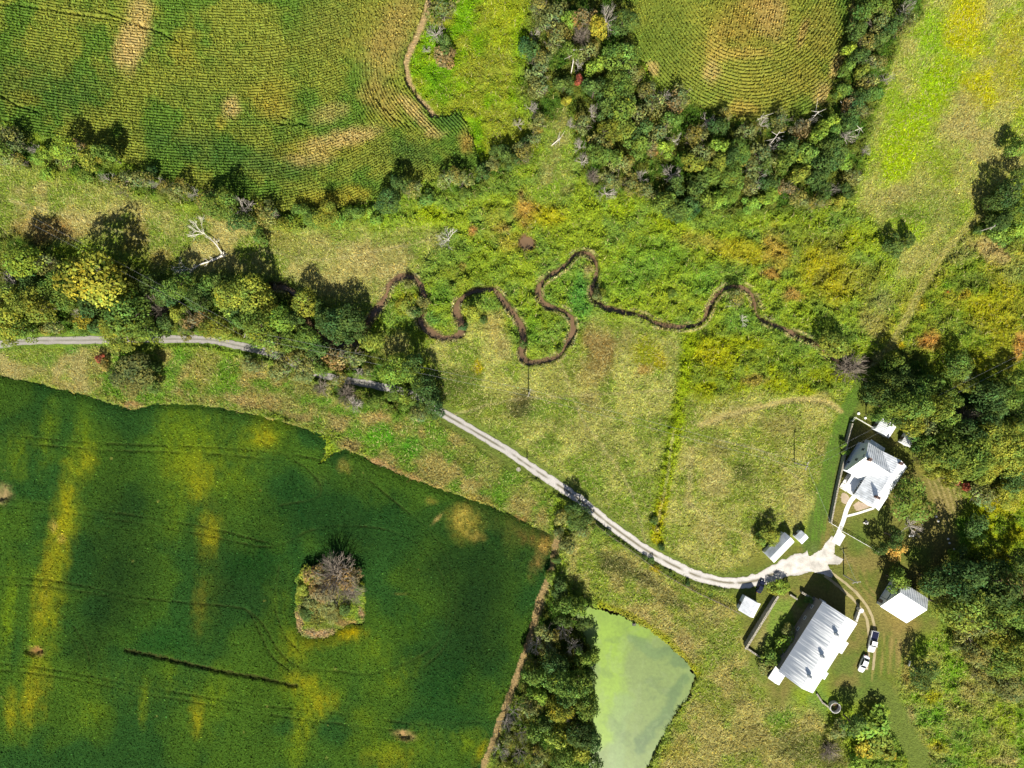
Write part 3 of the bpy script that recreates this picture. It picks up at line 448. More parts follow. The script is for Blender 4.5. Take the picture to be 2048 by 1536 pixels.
def water_drop(px, py):
    d = samp(dCRK, px, py) + (fbm(px * S, py * S, 2.2, 4, 74) - 0.5) * 6
    t = sst(8.4, 4.4, d)
    p = sst(17, 10, samp(dPUD, px, py))
    return t, p
GZ = ground_z(GX, GY); t, p = water_drop(GX, GY)
GZ = GZ * (1 - np.maximum(t, p)) - 1.0 * t * (.62 + .75 * fbm(GX, GY, 40, 3, 75)) - 0.5 * p
crop = samp((mSOY | mC).astype(np.float32), GX, GY) > 0; GZ[crop] = np.minimum(GZ[crop], 0.0)
pond = samp(mPOND.astype(np.float32), GX, GY) > 0; GZ[pond] = -0.9
lane_m = samp(dLAN, GX, GY) < 12; GZ[lane_m] = np.minimum(GZ[lane_m] * 0 - 0.03, 0)
GCOL = samp(COL, GX, GY) * 0.9
far_w = sst(0, 40, np.maximum(np.maximum(-120 - GX, GX - 2160), np.maximum(-100 - GY, GY - 1640)))[..., None]; GCOL += (alb((122, 144, 60)) * 0.9 - GCOL) * far_w   # open country beyond the photograph
cm = samp(mC.astype(np.float32), GX, GY) > 0; GCOL[cm] = 0.55 * GCOL[cm] + 0.45 * alb((120, 92, 60)); GCOL[pond] = alb((80, 70, 40))
nx, ny = len(X1), len(Y1)
idx = np.arange(nx * ny).reshape(ny, nx)
GF = np.stack([idx[:-1, :-1], idx[1:, :-1], idx[1:, 1:], idx[:-1, 1:]], -1).reshape(-1, 4)
GV = np.stack([(GX - 1024) * S, (768 - GY) * S, GZ], -1).reshape(-1, 3)
tag(link('ground', fast_mesh('ground', GV, GF, M['ground'], vcol=GCOL.reshape(-1, 3), smoothed=True)), kind='structure')

def ribbon(P, W, z, n=5, rag=0.0, seed=0):
    P = np.array(P, float); d = np.gradient(P, axis=0); L = np.hypot(d[:, 0], d[:, 1])[:, None]; nrm = np.stack([-d[:, 1], d[:, 0]], 1) / np.maximum(L, 1e-6)
    W = np.broadcast_to(W, len(P)); t = np.linspace(-1, 1, n)
    j = 1 + rag * (fbm(P[:, 0], P[:, 1], 9, 3, seed) - 0.5) * 2; k = 1 + rag * (fbm(P[:, 0], P[:, 1], 9, 3, seed + 7) - 0.5) * 2
    w = W[:, None] * np.where(t[None] < 0, j[:, None], k[:, None]) * t[None]
    X = P[:, 0:1] + nrm[:, 0:1] * w; Y = P[:, 1:2] + nrm[:, 1:2] * w
    idx = np.arange(len(P) * n).reshape(len(P), n)
    F = np.stack([idx[:-1, :-1], idx[:-1, 1:], idx[1:, 1:], idx[1:, :-1]], -1).reshape(-1, 4)
    V = np.stack([(X - 1024) * S, (768 - Y) * S, np.full(X.shape, z)], -1).reshape(-1, 3)
    return V, F, X, Y, np.broadcast_to(t[None], X.shape)
def up(V, F):
    a = V[F[0]]; n = np.cross(a[1] - a[0], a[2] - a[0])
    return F if n[2] > 0 else F[:, ::-1]
V, F, *_ = ribbon(CRK, CRW + 5, -0.55, 3)
tag(link('creek', fast_mesh('creek', V, up(V, F), M['mud'])), kind='structure')
mb = MB(); mb.prism([wp(1052 + 20 * math.cos(a), 485 + 20 * math.sin(a)) for a in np.linspace(0, -2 * math.pi, 20)[:-1]], -0.3, -0.24)
tag(mb.build('puddle', M['mud']), kind='structure')
# gravel lane with two worn wheel tracks
P = smooth(LANE, 14)
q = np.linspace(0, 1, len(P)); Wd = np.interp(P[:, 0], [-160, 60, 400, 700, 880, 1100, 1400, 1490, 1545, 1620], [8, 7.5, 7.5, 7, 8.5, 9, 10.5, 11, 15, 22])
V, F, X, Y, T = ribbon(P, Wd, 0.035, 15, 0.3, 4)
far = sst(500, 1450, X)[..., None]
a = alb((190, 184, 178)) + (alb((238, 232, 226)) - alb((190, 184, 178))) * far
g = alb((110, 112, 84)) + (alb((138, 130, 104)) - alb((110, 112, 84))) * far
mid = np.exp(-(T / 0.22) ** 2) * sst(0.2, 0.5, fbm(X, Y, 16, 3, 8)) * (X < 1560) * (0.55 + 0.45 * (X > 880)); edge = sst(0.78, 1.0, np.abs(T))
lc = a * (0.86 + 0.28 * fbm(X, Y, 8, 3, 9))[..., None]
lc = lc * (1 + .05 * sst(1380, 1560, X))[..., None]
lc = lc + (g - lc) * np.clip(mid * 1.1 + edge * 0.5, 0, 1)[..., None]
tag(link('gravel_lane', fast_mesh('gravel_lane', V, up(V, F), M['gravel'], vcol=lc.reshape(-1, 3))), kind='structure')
def sheet(name, poly, z, col, mat, step=3.0, rag=5, var=0.25, kind='structure', fade=None):
    P = np.array(poly, float); x = np.arange(P[:, 0].min() - 6, P[:, 0].max() + 6, step); y = np.arange(P[:, 1].min() - 6, P[:, 1].max() + 6, step)
    X, Y = np.meshgrid(x, y); Xw = X + (fbm(X, Y, 9, 3, 13) - 0.5) * 2 * rag; Yw = Y + (fbm(X, Y, 9, 3, 14) - 0.5) * 2 * rag
    m = inpoly(Xw, Yw, P); c = m[:-1, :-1] & m[1:, :-1] & m[1:, 1:] & m[:-1, 1:]
    idx = np.arange(X.size).reshape(X.shape); F = np.stack([idx[:-1, :-1], idx[1:, :-1], idx[1:, 1:], idx[:-1, 1:]], -1)[c]
    V = np.stack([(X - 1024) * S, (768 - Y) * S, np.full(X.shape, z)], -1).reshape(-1, 3)
    cc = (alb(col) * (1 + var * 2 * (fbm(X, Y, 12, 4, 15) - 0.5))[..., None]).reshape(-1, 3)
    u, inv = np.unique(F, return_inverse=True)
    return tag(link(name, fast_mesh(name, V[u], inv.reshape(F.shape), mat, vcol=cc[u])), kind=kind)
sheet('gravel_yard', [(1555, 1140), (1585, 1118), (1620, 1112), (1640, 1100), (1655, 1080), (1664, 1070), (1672, 1082), (1668, 1108), (1690, 1118), (1678, 1130), (1655, 1130), (1668, 1148), (1664, 1156), (1640, 1148), (1610, 1142), (1570, 1150)], 0.045, (238, 231, 221), M['gravel'], 1.5, 2.2, .5)
for k, o in enumerate((-6, 6)):
    T1 = smooth([(1655 + o, 1148 - o * .5), (1682 + o, 1168 - o * .6), (1712 + o, 1195 - o * .6), (1732 + o, 1222 - o * .3), (1742 + o, 1250), (1744 + o, 1290), (1740 + o, 1340)], 10)
    V, F, X, Y, T = ribbon(T1, 2.6, 0.02 + 0.004 * k, 3, 0.5, 17 + k)
    tc = alb((198, 182, 140)) * (0.75 + 0.5 * fbm(X, Y, 10, 3, 19))[..., None]
    tag(link('wheel_track', fast_mesh('wheel_track', V, up(V, F), M['gravel'], vcol=tc.reshape(-1, 3))), kind='structure')
# concrete path, pad and patios by the house
V, F, X, Y, T = ribbon(smooth([(1709, 992), (1700, 1004), (1692, 1022), (1687, 1040), (1680, 1058), (1676, 1066)], 6), 4.4, 0.06, 3)
tag(link('concrete_path', fast_mesh('concrete_path', V, up(V, F), M['concrete'])), kind='structure')
V, F, X, Y, T = ribbon(smooth([(1690, 1033), (1714, 1027), (1748, 1016)], 6), 2.2, 0.064, 3)
tag(link('garden_path', fast_mesh('garden_path', V, up(V, F), M['concrete'])), kind='structure')
mb = MB(); mb.prism([wp(*p) for p in ((1662, 1083), (1679, 1092), (1691, 1071), (1676, 1059))][::1], -0.05, 0.1)
tag(mb.build('concrete_pad', M['concrete']), kind='structure')
sheet('patio', [(1684, 984), (1694, 988), (1702, 997), (1692, 1010), (1684, 1008), (1681, 996)], 0.03, (206, 186, 160), M['gravel'], 1.5, 2, .2)
sheet('patio', [(1704, 1010), (1716, 1002), (1736, 1008), (1744, 1014), (1712, 1024)], 0.03, (206, 184, 160), M['gravel'], 1.5, 2, .2)
# pond under duckweed
x = np.arange(1140, 1400, 2.0); y = np.arange(1200, 1660, 2.0); X, Y = np.meshgrid(x, y)
m = inpoly(X + (fbm(X, Y, 12, 4, 81) - .5) * 14, Y + (fbm(X, Y, 12, 4, 82) - .5) * 14, [(a + (3 if a > 1250 else -10), b) for a, b in POND]); c = m[:-1, :-1] & m[1:, :-1] & m[1:, 1:] & m[:-1, 1:]
Xw = X + (fbm(X, Y, 40, 4, 83) - .5) * 40; Yw = Y + (fbm(X, Y, 40, 4, 84) - .5) * 40
pc = np.zeros(X.shape + (3,)) + alb((146, 172, 88))
def pblend(c, w): pc[:] = pc + (alb(c) - pc) * np.clip(w, 0, 1)[..., None]
pblend((164, 202, 58), sst(50, 20, pdist(Xw, Yw, [(1200, 1225), (1222, 1290), (1218, 1400), (1200, 1460)], 200)))
pblend((156, 192, 62), sst(40, 10, pdist(Xw, Yw, [(1200, 1222), (1280, 1262)], 200)))
pblend((104, 140, 76), .75 * sst(16, 6, pdist(Xw, Yw, [(1378, 1362), (1345, 1400), (1318, 1450), (1285, 1495)], 200)))
pblend((112, 148, 84), .6 * sst(14, 6, pdist(Xw, Yw, [(1270, 1285), (1305, 1305), (1350, 1310), (1372, 1330)], 200)))
pblend((152, 182, 112), .6 * sst(24, 8, pdist(Xw, Yw, [(1240, 1400), (1235, 1480), (1225, 1560)], 200)))
pblend((96, 128, 70), .32 * sst(.58, .74, fbm(Xw * .6, Yw, 22, 4, 86)))
pblend((166, 190, 120), .25 * sst(.58, .72, fbm(Xw, Yw * .7, 14, 4, 87)))
pc *= 0.8 * (0.9 + 0.2 * fbm(X, Y, 6, 3, 88))[..., None]
pc *= (0.94 + 0.12 * fbm(Xw, Yw * 0.5, 30, 4, 85))[..., None]
idx = np.arange(X.size).reshape(X.shape); F = np.stack([idx[:-1, :-1], idx[1:, :-1], idx[1:, 1:], idx[:-1, 1:]], -1)[c]
V = np.stack([(X - 1024) * S, (768 - Y) * S, np.full(X.shape, -0.25)], -1).reshape(-1, 3); u, inv = np.unique(F, return_inverse=True)
inv = inv.reshape(F.shape)
tag(link('pond', fast_mesh('pond', V[u], inv, M['scum'], vcol=pc.reshape(-1, 3)[u])), kind='structure')

# ------------------------------------------------------------------ crops
def quads(P, N, size, aspect=0.6, jit=0.35):
    n = len(P); N = N / np.linalg.norm(N, axis=1, keepdims=True)
    r = rng.normal(size=(n, 3)); a = np.cross(N, r); a /= np.linalg.norm(a, axis=1, keepdims=True); b = np.cross(N, a)
    sz = (size * rng.uniform(0.6, 1.4, n))[:, None]; q = []
    for sx, sy in ((-1, -.35), (.25, -1), (1, .3), (-.3, 1)):
        q.append(P + a * sz * 0.5 * (sx + rng.uniform(-jit, jit, (n, 1))) + b * sz * 0.5 * aspect * (sy + rng.uniform(-jit, jit, (n, 1))))
    V = np.stack(q, 1).reshape(-1, 3)
    return V, np.arange(n * 4).reshape(n, 4)
def jitter_col(c, sd=0.22, hue=0.12):
    n = len(c); b = np.exp(rng.normal(0, sd, (n, 1))); h = rng.normal(0, hue, (n, 1))
    return np.clip(c * b * np.concatenate([1 + h, 1 + 0.2 * h, 1 - h], 1), 0.002, 0.95)
# soybeans: a low closed canopy with sunken wheel tracks
TRK = [[(-100, 858), (200, 885), (400, 892), (560, 905), (640, 918)], [(-100, 872), (200, 898), (400, 905), (560, 918)], [(-100, 985), (150, 1012), (400, 1050), (520, 1080), (560, 1086)], [(-100, 998), (150, 1025), (400, 1066), (540, 1092), (620, 1060), (700, 1050), (780, 1060), (840, 1090), (885, 1150), (898, 1210), (880, 1280), (820, 1320), (740, 1345), (680, 1340), (600, 1330), (560, 1300), (530, 1250), (500, 1220)], [(-100, 1148), (100, 1158), (300, 1195), (470, 1212), (500, 1225), (520, 1260), (545, 1310), (590, 1345)], [(-100, 1162), (100, 1172), (300, 1205)], [(-100, 1315), (100, 1335), (300, 1372), (500, 1405), (700, 1425), (830, 1445), (960, 1440)], [(-100, 1328), (100, 1348), (300, 1385), (500, 1420), (700, 1447), (830, 1462)], [(740, 960), (800, 1010), (860, 1060), (900, 1130), (912, 1210), (890, 1290), (850, 1330)], [(520, 880), (620, 940), (640, 990), (560, 1010)], [(150, 1250), (175, 1290), (182, 1318)], [(560, 1130), (552, 1190), (556, 1230), (572, 1270), (600, 1300)]]
DITCH = [(255, 1298), (300, 1308), (340, 1316), (400, 1331), (450, 1342), (500, 1350), (560, 1362), (595, 1370)]
sx = np.arange(-40, 1120, 2.5); sy = np.arange(735, 1600, 2.5); SX, SY2 = np.meshgrid(sx, sy)
sm = samp(mSOY.astype(np.float32), SX, SY2) > 0
gap = np.zeros(SX.shape)
for tk in TRK: gap = np.maximum(gap, sst(2.6, 0.8, pdist(SX, SY2, smooth(tk, 6), 20) + (fbm(SX, SY2, 8, 2, 91) - .5) * 1.6) * (0.35 + 0.6 * sst(.35, .6, fbm(SX, SY2, 60, 2, 92))))
dit = sst(5.5, 2.0, pdist(SX, SY2, smooth(DITCH, 6), 20) + (fbm(SX, SY2, 10, 3, 93) - .5) * 7)
bare = np.maximum.reduce([sst(1.1, .7, np.hypot((SX - x) / a, (SY2 - y) / b) + (fbm(SX, SY2, 7, 3, 94) - .5) * .9) for x, y, a, b in ((68, 1300, 22, 9), (0, 986, 30, 16), (810, 1467, 18, 9))])
edge_in = blur(sm.astype(np.float32), 5); rowp = np.sin((SY2 - 0.14 * SX) * 2 * math.pi / 5.5)
soyh = 0.75 + 0.2 * (fbm(SX, SY2, 14, 4, 95) - .5) + 0.05 * rowp + 0.12 * (rng.random(SX.shape) - .5)
soyz = soyh * sst(0.4, 1.0, edge_in) * (1 - 0.5 * gap) * (1 - dit * .8) * (1 - bare * 0.97) + 0.02
c = sm[:-1, :-1] & sm[1:, :-1] & sm[1:, 1:] & sm[:-1, 1:]
idx = np.arange(SX.size).reshape(SX.shape); F = np.stack([idx[:-1, :-1], idx[1:, :-1], idx[1:, 1:], idx[:-1, 1:]], -1)[c]
V = np.stack([(SX - 1024) * S, (768 - SY2) * S, soyz], -1).reshape(-1, 3)
scol = samp(COL, SX, SY2).reshape(-1, 3) * 1.12
dd = np.clip(dit + gap * 0.5, 0, 1).reshape(-1, 1); scol = scol + (alb((70, 66, 36)) - scol) * dd * 0.7
u, inv = np.unique(F, return_inverse=True); inv = inv.reshape(F.shape)
VS, FS, CS = V[u], inv, scol[u]
n = 150000; p = np.stack([rng.uniform(-20, 1112, n), rng.uniform(738, 1560, n)], 1)
ii = np.clip(((p[:, 0] - sx[0]) / 2.5).astype(int), 0, len(sx) - 1); jj = np.clip(((p[:, 1] - sy[0]) / 2.5).astype(int), 0, len(sy) - 1)
ok = sm[jj, ii] & (rng.random(n) > np.maximum(np.maximum(gap, dit), bare)[jj, ii] * 1.1) & (edge_in[jj, ii] > .6); p = p[ok]; zz = soyz[jj[ok], ii[ok]]
Pp = np.stack([(p[:, 0] - 1024) * S, (768 - p[:, 1]) * S, zz + rng.uniform(0.0, .12, len(p))], 1); Nn = rng.normal(0, .42, Pp.shape); Nn[:, 2] = 1
V2, F2 = quads(Pp, Nn, 0.34, 0.75); c2 = np.repeat(jitter_col(samp(COL, p[:, 0], p[:, 1]) * 1.2, .36, .12), 4, 0)
tag(link('soybean_crop', fast_mesh('soybean_crop', np.vstack([VS, V2]), np.vstack([FS, F2 + len(VS)]), M['crop'], vcol=np.vstack([CS, c2]))), kind='stuff')
# maize in rows that follow the bends of each field
EDGE1 = smooth([(858, -260), (857, -60), (856, 0), (836, 60), (808, 125), (815, 172), (845, 212), (872, 240), (905, 275)], 5)
def phi1(x, y):
    d = pdist(x, y, EDGE1, 140); inner = y - 0.2 * x + 0.2 * x * x / 1120 + 0.0009 * np.maximum(x - 480, 0) ** 2
    lim = 118 + 16 * np.sin(y / 40.0)
    return np.where((d < lim) & (y < 250 + .18 * (x - 740)), d + 300, inner)
def phi2(x, y):
    inner = np.hypot((x - 1495) * 1.0, (y - 10) * 1.0) < 96 + 8 * np.sin(x)
    arc = np.hypot((x - 1500), (y + 90) * 0.8)
    return np.where(inner, x + 0.22 * y, arc)
ROW = 5.6
def corn(poly, mask, phi, x0, x1, y0, y1, n):
    p = np.stack([rng.uniform(x0, x1, n), rng.uniform(y0, y1, n)], 1)
    for _ in range(2):
        f = phi(p[:, 0], p[:, 1]); g = np.stack([phi(p[:, 0] + 1, p[:, 1]) - f, phi(p[:, 0], p[:, 1] + 1) - f], 1); g2 = np.clip((g ** 2).sum(1), .3, 2.5); g = np.clip(g, -1.4, 1.4)
        p = p - g * ((f - np.round(f / ROW) * ROW) / g2)[:, None]
    p += rng.normal(0, .35, p.shape)
    ok = samp(mask.astype(np.float32), p[:, 0], p[:, 1]) > 0
    for tr in CTRK: ok &= (pdist(p[:, 0], p[:, 1], tr, 20) > 2.2) | (rng.random(len(p)) < .35)
    ok &= fbm(p[:, 0], p[:, 1], 16, 3, 96) > 0.24
    p = p[ok]; n = len(p); d = phi(p[:, 0] + 1, p[:, 1]) - phi(p[:, 0], p[:, 1]); e = phi(p[:, 0], p[:, 1] + 1) - phi(p[:, 0], p[:, 1])
    ang = np.arctan2(-e, d) ; base = np.stack([(p[:, 0] - 1024) * S, (768 - p[:, 1]) * S], 1); col = samp(COL, p[:, 0], p[:, 1]) * 1.6; pj = jitter_col(col, .2, .1)
    V = []; Cc = []
    for k in range(6):
        a = ang + (k % 2) * math.pi + rng.normal(0, .8, n); L = rng.uniform(.22, .44, n); z0 = rng.uniform(.7, 1.75, n); w = rng.uniform(.05, .1, n)
        dx, dy = np.cos(a), np.sin(a); qx, qy = -dy * w, dx * w
        b0 = np.stack([base[:, 0] + qx, base[:, 1] + qy, z0], 1); b1 = np.stack([base[:, 0] - qx, base[:, 1] - qy, z0], 1)
        m0 = np.stack([base[:, 0] + dx * L * .6 - qx * .9, base[:, 1] + dy * L * .6 - qy * .9, z0 + .22], 1); t = np.stack([base[:, 0] + dx * L + qx * .3, base[:, 1] + dy * L + qy * .3, z0 + rng.uniform(-.25, .1, n)], 1)
        V.append(np.stack([b0, b1, m0, t], 1)); Cc.append(np.repeat((pj * rng.uniform(.75, 1.25, (n, 1)))[:, None], 4, 1))
    V = np.stack(V, 1).reshape(-1, 3); return V, np.stack(Cc, 1).reshape(-1, 3)
CTRK = [[(-100, 0), (100, 22), (250, 48), (350, 75)], [(200, 25), (310, 62), (360, 88)], [(-60, 140), (0, 190), (40, 215), (85, 228)], [(735, 120), (736, 160), (752, 200), (790, 240), (820, 255)], [(560, 235), (612, 252)], [(560, 250), (615, 252)], [(1607, 45), (1598, 80), (1592, 92)], [(1622, 62), (1616, 92)], [(1600, 150), (1596, 160)]]
def canopy(mask, phi, x0, x1, y0, y1, st=1.9):
    x = np.arange(x0, x1, st); y = np.arange(y0, y1, st); X, Y = np.meshgrid(x, y); m = samp(mask.astype(np.float32), X, Y) > 0
    tr = np.zeros(X.shape)
    for q in CTRK: tr = np.maximum(tr, sst(3.0, 1.0, pdist(X, Y, q, 20)))
    ins = blur(m.astype(np.float32), 2)
    z = (1.15 + .34 * np.cos(2 * math.pi * phi(X, Y) / ROW) + .5 * (fbm(X, Y, 7, 3, 101) - .5) + .16 * (rng.random(X.shape) - .5)) * (1 - .6 * tr) * sst(.3, .9, ins)
    c = m[:-1, :-1] & m[1:, :-1] & m[1:, 1:] & m[:-1, 1:]; idx = np.arange(X.size).reshape(X.shape)
    F = np.stack([idx[:-1, :-1], idx[1:, :-1], idx[1:, 1:], idx[:-1, 1:]], -1)[c]; u, inv = np.unique(F, return_inverse=True)
    V = np.stack([(X - 1024) * S, (768 - Y) * S, z], -1).reshape(-1, 3)[u]
    return V, inv.reshape(F.shape), jitter_col(samp(COL, X, Y).reshape(-1, 3)[u] * 1.3, .12, .05)
Va, Ca = corn(CORN1, mC1, phi1, -30, 970, -30, 430, 27000)
Vb, Cb = corn(CORN2, mC2, phi2, 1225, 1715, -30, 255, 8000)
VV = [Va, Vb]; FF = [np.arange(len(Va) + len(Vb)).reshape(-1, 4)]; CC = [Ca, Cb]
for mk, ph, bx in ((mC1, phi1, (-40, 970, -40, 430)), (mC2, phi2, (1225, 1715, -40, 255))):
    v, f, c = canopy(mk, ph, *bx); FF.append(f + sum(map(len, VV))); VV.append(v); CC.append(c)
tag(link('corn_crop', fast_mesh('corn_crop', np.vstack(VV), np.vstack(FF), M['leaf'], vcol=np.vstack(CC))), kind='stuff')

# ------------------------------------------------------------------ meadow grass and weeds
def scatter(n, D):
    p = np.stack([rng.uniform(-50, 2098, n), rng.uniform(-45, 1581, n)], 1)
    d = samp(D * sst(12, 22, dLAN + 8) * (1 - yard), p[:, 0], p[:, 1]); area = 2148 * 1626 * S * S
    return p[rng.random(n) < d * area / n]
p = scatter(950000, DG); n = len(p); print('blades', n)
gz = ground_z(p[:, 0], p[:, 1]); hh = samp(HT, p[:, 0], p[:, 1])
sw = fbm(p[:, 0], p[:, 1], 18, 3, 97) * 9 + fbm(p[:, 0], p[:, 1], 90, 2, 98) * 6
a = sw + rng.normal(0, .7, n); L = rng.uniform(.5, 1.35, n) * (.55 + .5 * hh); w = rng.uniform(.04, .1, n); h = hh * rng.uniform(.3, .95, n)
x = (p[:, 0] - 1024) * S; y = (768 - p[:, 1]) * S; dx, dy = np.cos(a), np.sin(a)
V = np.stack([np.stack([x - dy * w, y + dx * w, gz + .05], 1), np.stack([x + dy * w, y - dx * w, gz + .05], 1), np.stack([x + dx * L, y + dy * L, gz + h], 1)], 1).reshape(-1, 3)
F = np.arange(n * 3).reshape(n, 3)
col = jitter_col(samp(COL, p[:, 0], p[:, 1]) * 1.42, .3, .12)
u = rng.random(n)[:, None]; dry = samp(DG, p[:, 0], p[:, 1])[:, None] / 14; col = np.where(u < .2 * dry, alb((222, 212, 142)) * rng.uniform(.8, 1.35, (n, 1)), np.where(u > .8, col * .5, col))
tag(link('meadow_grass', fast_mesh('meadow_grass', V, F, M['blade'], fcol=col)), kind='stuff')
p = scatter(760000, DL); n = len(p); print('leaves', n)
gz = ground_z(p[:, 0], p[:, 1]); hh = samp(HT, p[:, 0], p[:, 1])
Pp = np.stack([(p[:, 0] - 1024) * S, (768 - p[:, 1]) * S, gz + hh * rng.uniform(.12, .62, n) * (0.4 + 1.2 * fbm(p[:, 0], p[:, 1], 12, 3, 99))], 1)
Nn = rng.normal(0, .5, Pp.shape); Nn[:, 2] = 1
V, F = quads(Pp, Nn, 0.36, .65)
col = jitter_col(samp(COL, p[:, 0], p[:, 1]) * 1.32, .24, .13)
tag(link('weed_leaves', fast_mesh('weed_leaves', V, F, M['leaf'], fcol=col)), kind='stuff')
# ------------------------------------------------------------------ trees and shrubs
def crown_mesh(seed, lobes, cards, size, zr=1.0, zc=1.25, lobr=(.28, .46), fill=1.0, up=.5):
    """unit crown: radius 1, centre at height zc, vertical half axis zr; leaf sprays on the outside of many lobes"""
    r = np.random.default_rng(seed); P = []; N = []; Cc = []
    d = r.normal(size=(lobes, 3)); d[:, 2] = np.abs(d[:, 2]) * 0.9 - 0.35; d /= np.linalg.norm(d, axis=1, keepdims=True)
    cen = d * r.uniform(.38, .86, (lobes, 1)); rad = r.uniform(*lobr, lobes); el = r.uniform(.78, 1.22); cen[:, 0] *= el; cen[:, 1] /= el
    cen[0] = (0, 0, .3); rad[0] = .5
    lb = np.exp(r.normal(0, .16, lobes)); lh = r.normal(0, .09, lobes)
    per = (rad ** 2 / (rad ** 2).sum() * cards).astype(int)
    for c, q, n, b, h in zip(cen, rad, per, lb, lh):
        e = r.normal(size=(n, 3)); e[:, 2] += .35; e /= np.linalg.norm(e, axis=1, keepdims=True)
        p = c + e * q * (r.random((n, 1)) ** .25) * r.uniform(.8, 1.28, (n, 1))
        keep = np.ones(n, bool)
        for c2, q2 in zip(cen, rad): keep &= np.linalg.norm(p - c2, axis=1) > q2 * .72
        p = p[keep]; e = e[keep]; m = len(p)
        nn = e + r.normal(0, .45, (m, 3)); nn[:, 2] += up
        P.append(p); N.append(nn); k = b * np.exp(r.normal(0, .22, (m, 1))); hh = h + r.normal(0, .08, (m, 1))
        Cc.append(k * np.concatenate([1 + hh, np.ones((m, 1)), 1 - hh * 1.2], 1))
    P = np.vstack(P); N = np.vstack(N); Cc = np.vstack(Cc)
    V, F = quads(P, N, size, .62, .45)
    V[:, 2] = V[:, 2] * zr + zc
    return fast_mesh('crown', V, F, M['crown'], fcol=np.clip(Cc, .2, 2.2)), cen, rad
def wood(seed, tips, h0, r0, mat, zr, zc, name='trunk', n=6):
    r = random.Random(seed); mb = MB()
    top = (r.uniform(-.06, .06), r.uniform(-.06, .06), zc)
    mb.tube([(0, 0, -.1), (r.uniform(-.03, .03), r.uniform(-.03, .03), h0), top], [r0 * 1.25, r0, r0 * .4], n)
    for t in tips:
        z = h0 * r.uniform(.8, 1.1) + .2 * r.random(); e = (t[0], t[1], t[2] * zr + zc); m = [(e[i] * .55 + (0, 0, z + .15)[i] * .45) + r.uniform(-.05, .05) for i in range(3)]
        mb.tube([(0, 0, z - .1), m, e], [r0 * .55, r0 * .35, r0 * .1], 5)
    return mb.build(name, mat).data
def twigs_mesh(seed, h, n0, depth, r0, mat, spread=.55, trunk=.35, L0=.8, name='branches', stems=1):
    r = random.Random(seed); mb = MB()
    def grow(p, d, L, rad, k):
        q = p + d * L; mid = p + d * L * .5 + Vector((r.uniform(-1, 1), r.uniform(-1, 1), r.uniform(-.5, .5))) * L * .07
        mb.tube([p, mid, q], [rad, rad * .8, rad * .6], 5 if k >= depth - 1 else 3)
        if k <= 0: return
        for i in range(r.choice((2, 3, 3)) if k < depth else n0):
            e = Vector((r.gauss(0, 1), r.gauss(0, 1), r.gauss(.15, .4))).normalized(); sp = spread if k < depth else .85
            grow(p + (q - p) * r.uniform(.55, 1.0), (d * (1 - sp) + e * sp).normalized(), L * r.uniform(.6, .8) * (1.3 if k == depth else 1), rad * .56, k - 1)
    for s in range(stems):
        a = 6.28 * (s + r.uniform(0, .8)) / stems; t = .0 if stems == 1 else r.uniform(.2, 1.0)
        d = Vector((math.cos(a) * t, math.sin(a) * t, 1)).normalized()
        grow(Vector((math.cos(a), math.sin(a), 0)) * (.0 if stems == 1 else .06), d, L0 * h * (.5 if stems > 1 else trunk), r0, depth)
    v = np.array(mb.v); rr = np.percentile(np.hypot(v[:, 0], v[:, 1]), 97); hh = v[:, 2].max()
    mb.v = [(a / rr, b / rr, c / hh * h) for a, b, c in mb.v]
    return mb.build(name, mat).data
PROTO = {}
def keep(d):  # a mesh built through MB comes linked; keep only its data
    for o in [o for o in C.objects if o.data is d]: bpy.data.objects.remove(o)
    return d
for k in range(5):
    me, cen, rad = crown_mesh(100 + k, 26 + 3 * k, 6500, .115, 1.05, 1.45)
    PROTO['big', k] = [(me, 1), (keep(wood(k, cen[:7], .75, .07, M['bark'], 1.05, 1.3)), 0)]
for k in range(4):
    me, cen, rad = crown_mesh(140 + k, 15, 2600, .16, .95, 1.3, (.3, .5))
    PROTO['mid', k] = [(me, 1), (keep(wood(20 + k, cen[:5], .6, .07, M['bark'], .95, 1.2)), 0)]
for k in range(4):
    me, cen, rad = crown_mesh(160 + k, 16, 1500, .14, .95, 1.3, (.22, .4))
    PROTO['thin', k] = [(me, 1), (keep(twigs_mesh(160 + k, 2.0, 7, 3, .035, M['twig'], .45, .3, .9, 'trunk')), 0)]
for k in range(4):
    me, cen, rad = crown_mesh(180 + k, 11, 1300, .2, .62, .62, (.3, .5))
    PROTO['shrub', k] = [(me, 1)]
for k in range(4):
    PROTO['bare', k] = [(keep(twigs_mesh(200 + k, 1.9, 12, 4, .045, M['greybark'], .42, .3, .9)), 0)]
    PROTO['brown', k] = [(keep(twigs_mesh(220 + k, 1.5, 4, 3, .028, M['twig'], .34, .2, .7, 'branches', 20)), 0)]
    PROTO['dead', k] = [(keep(twigs_mesh(240 + k, 2.2, 10, 4, .05, M['whitebark'], .42, .4, 1.0)), 0)]
KIND = {'G': ((.11, .17, .026), 'mid green'), 'D': ((.065, .11, .024), 'dark green'), 'L': ((.165, .25, .03), 'bright green'), 'Q': ((.185, .215, .028), 'yellow green'), 'Y': ((.29, .265, .028), 'golden yellow'), 'O': ((.155, .165, .045), 'dull olive'), 'B': ((.20, .15, .06), 'brownish'), 'A': ((.30, .19, .04), 'orange brown'), 'R': ((.26, .075, .05), 'red leaved'), 'S': (None, 'bare grey'), 'W': (None, 'bleached dead')}
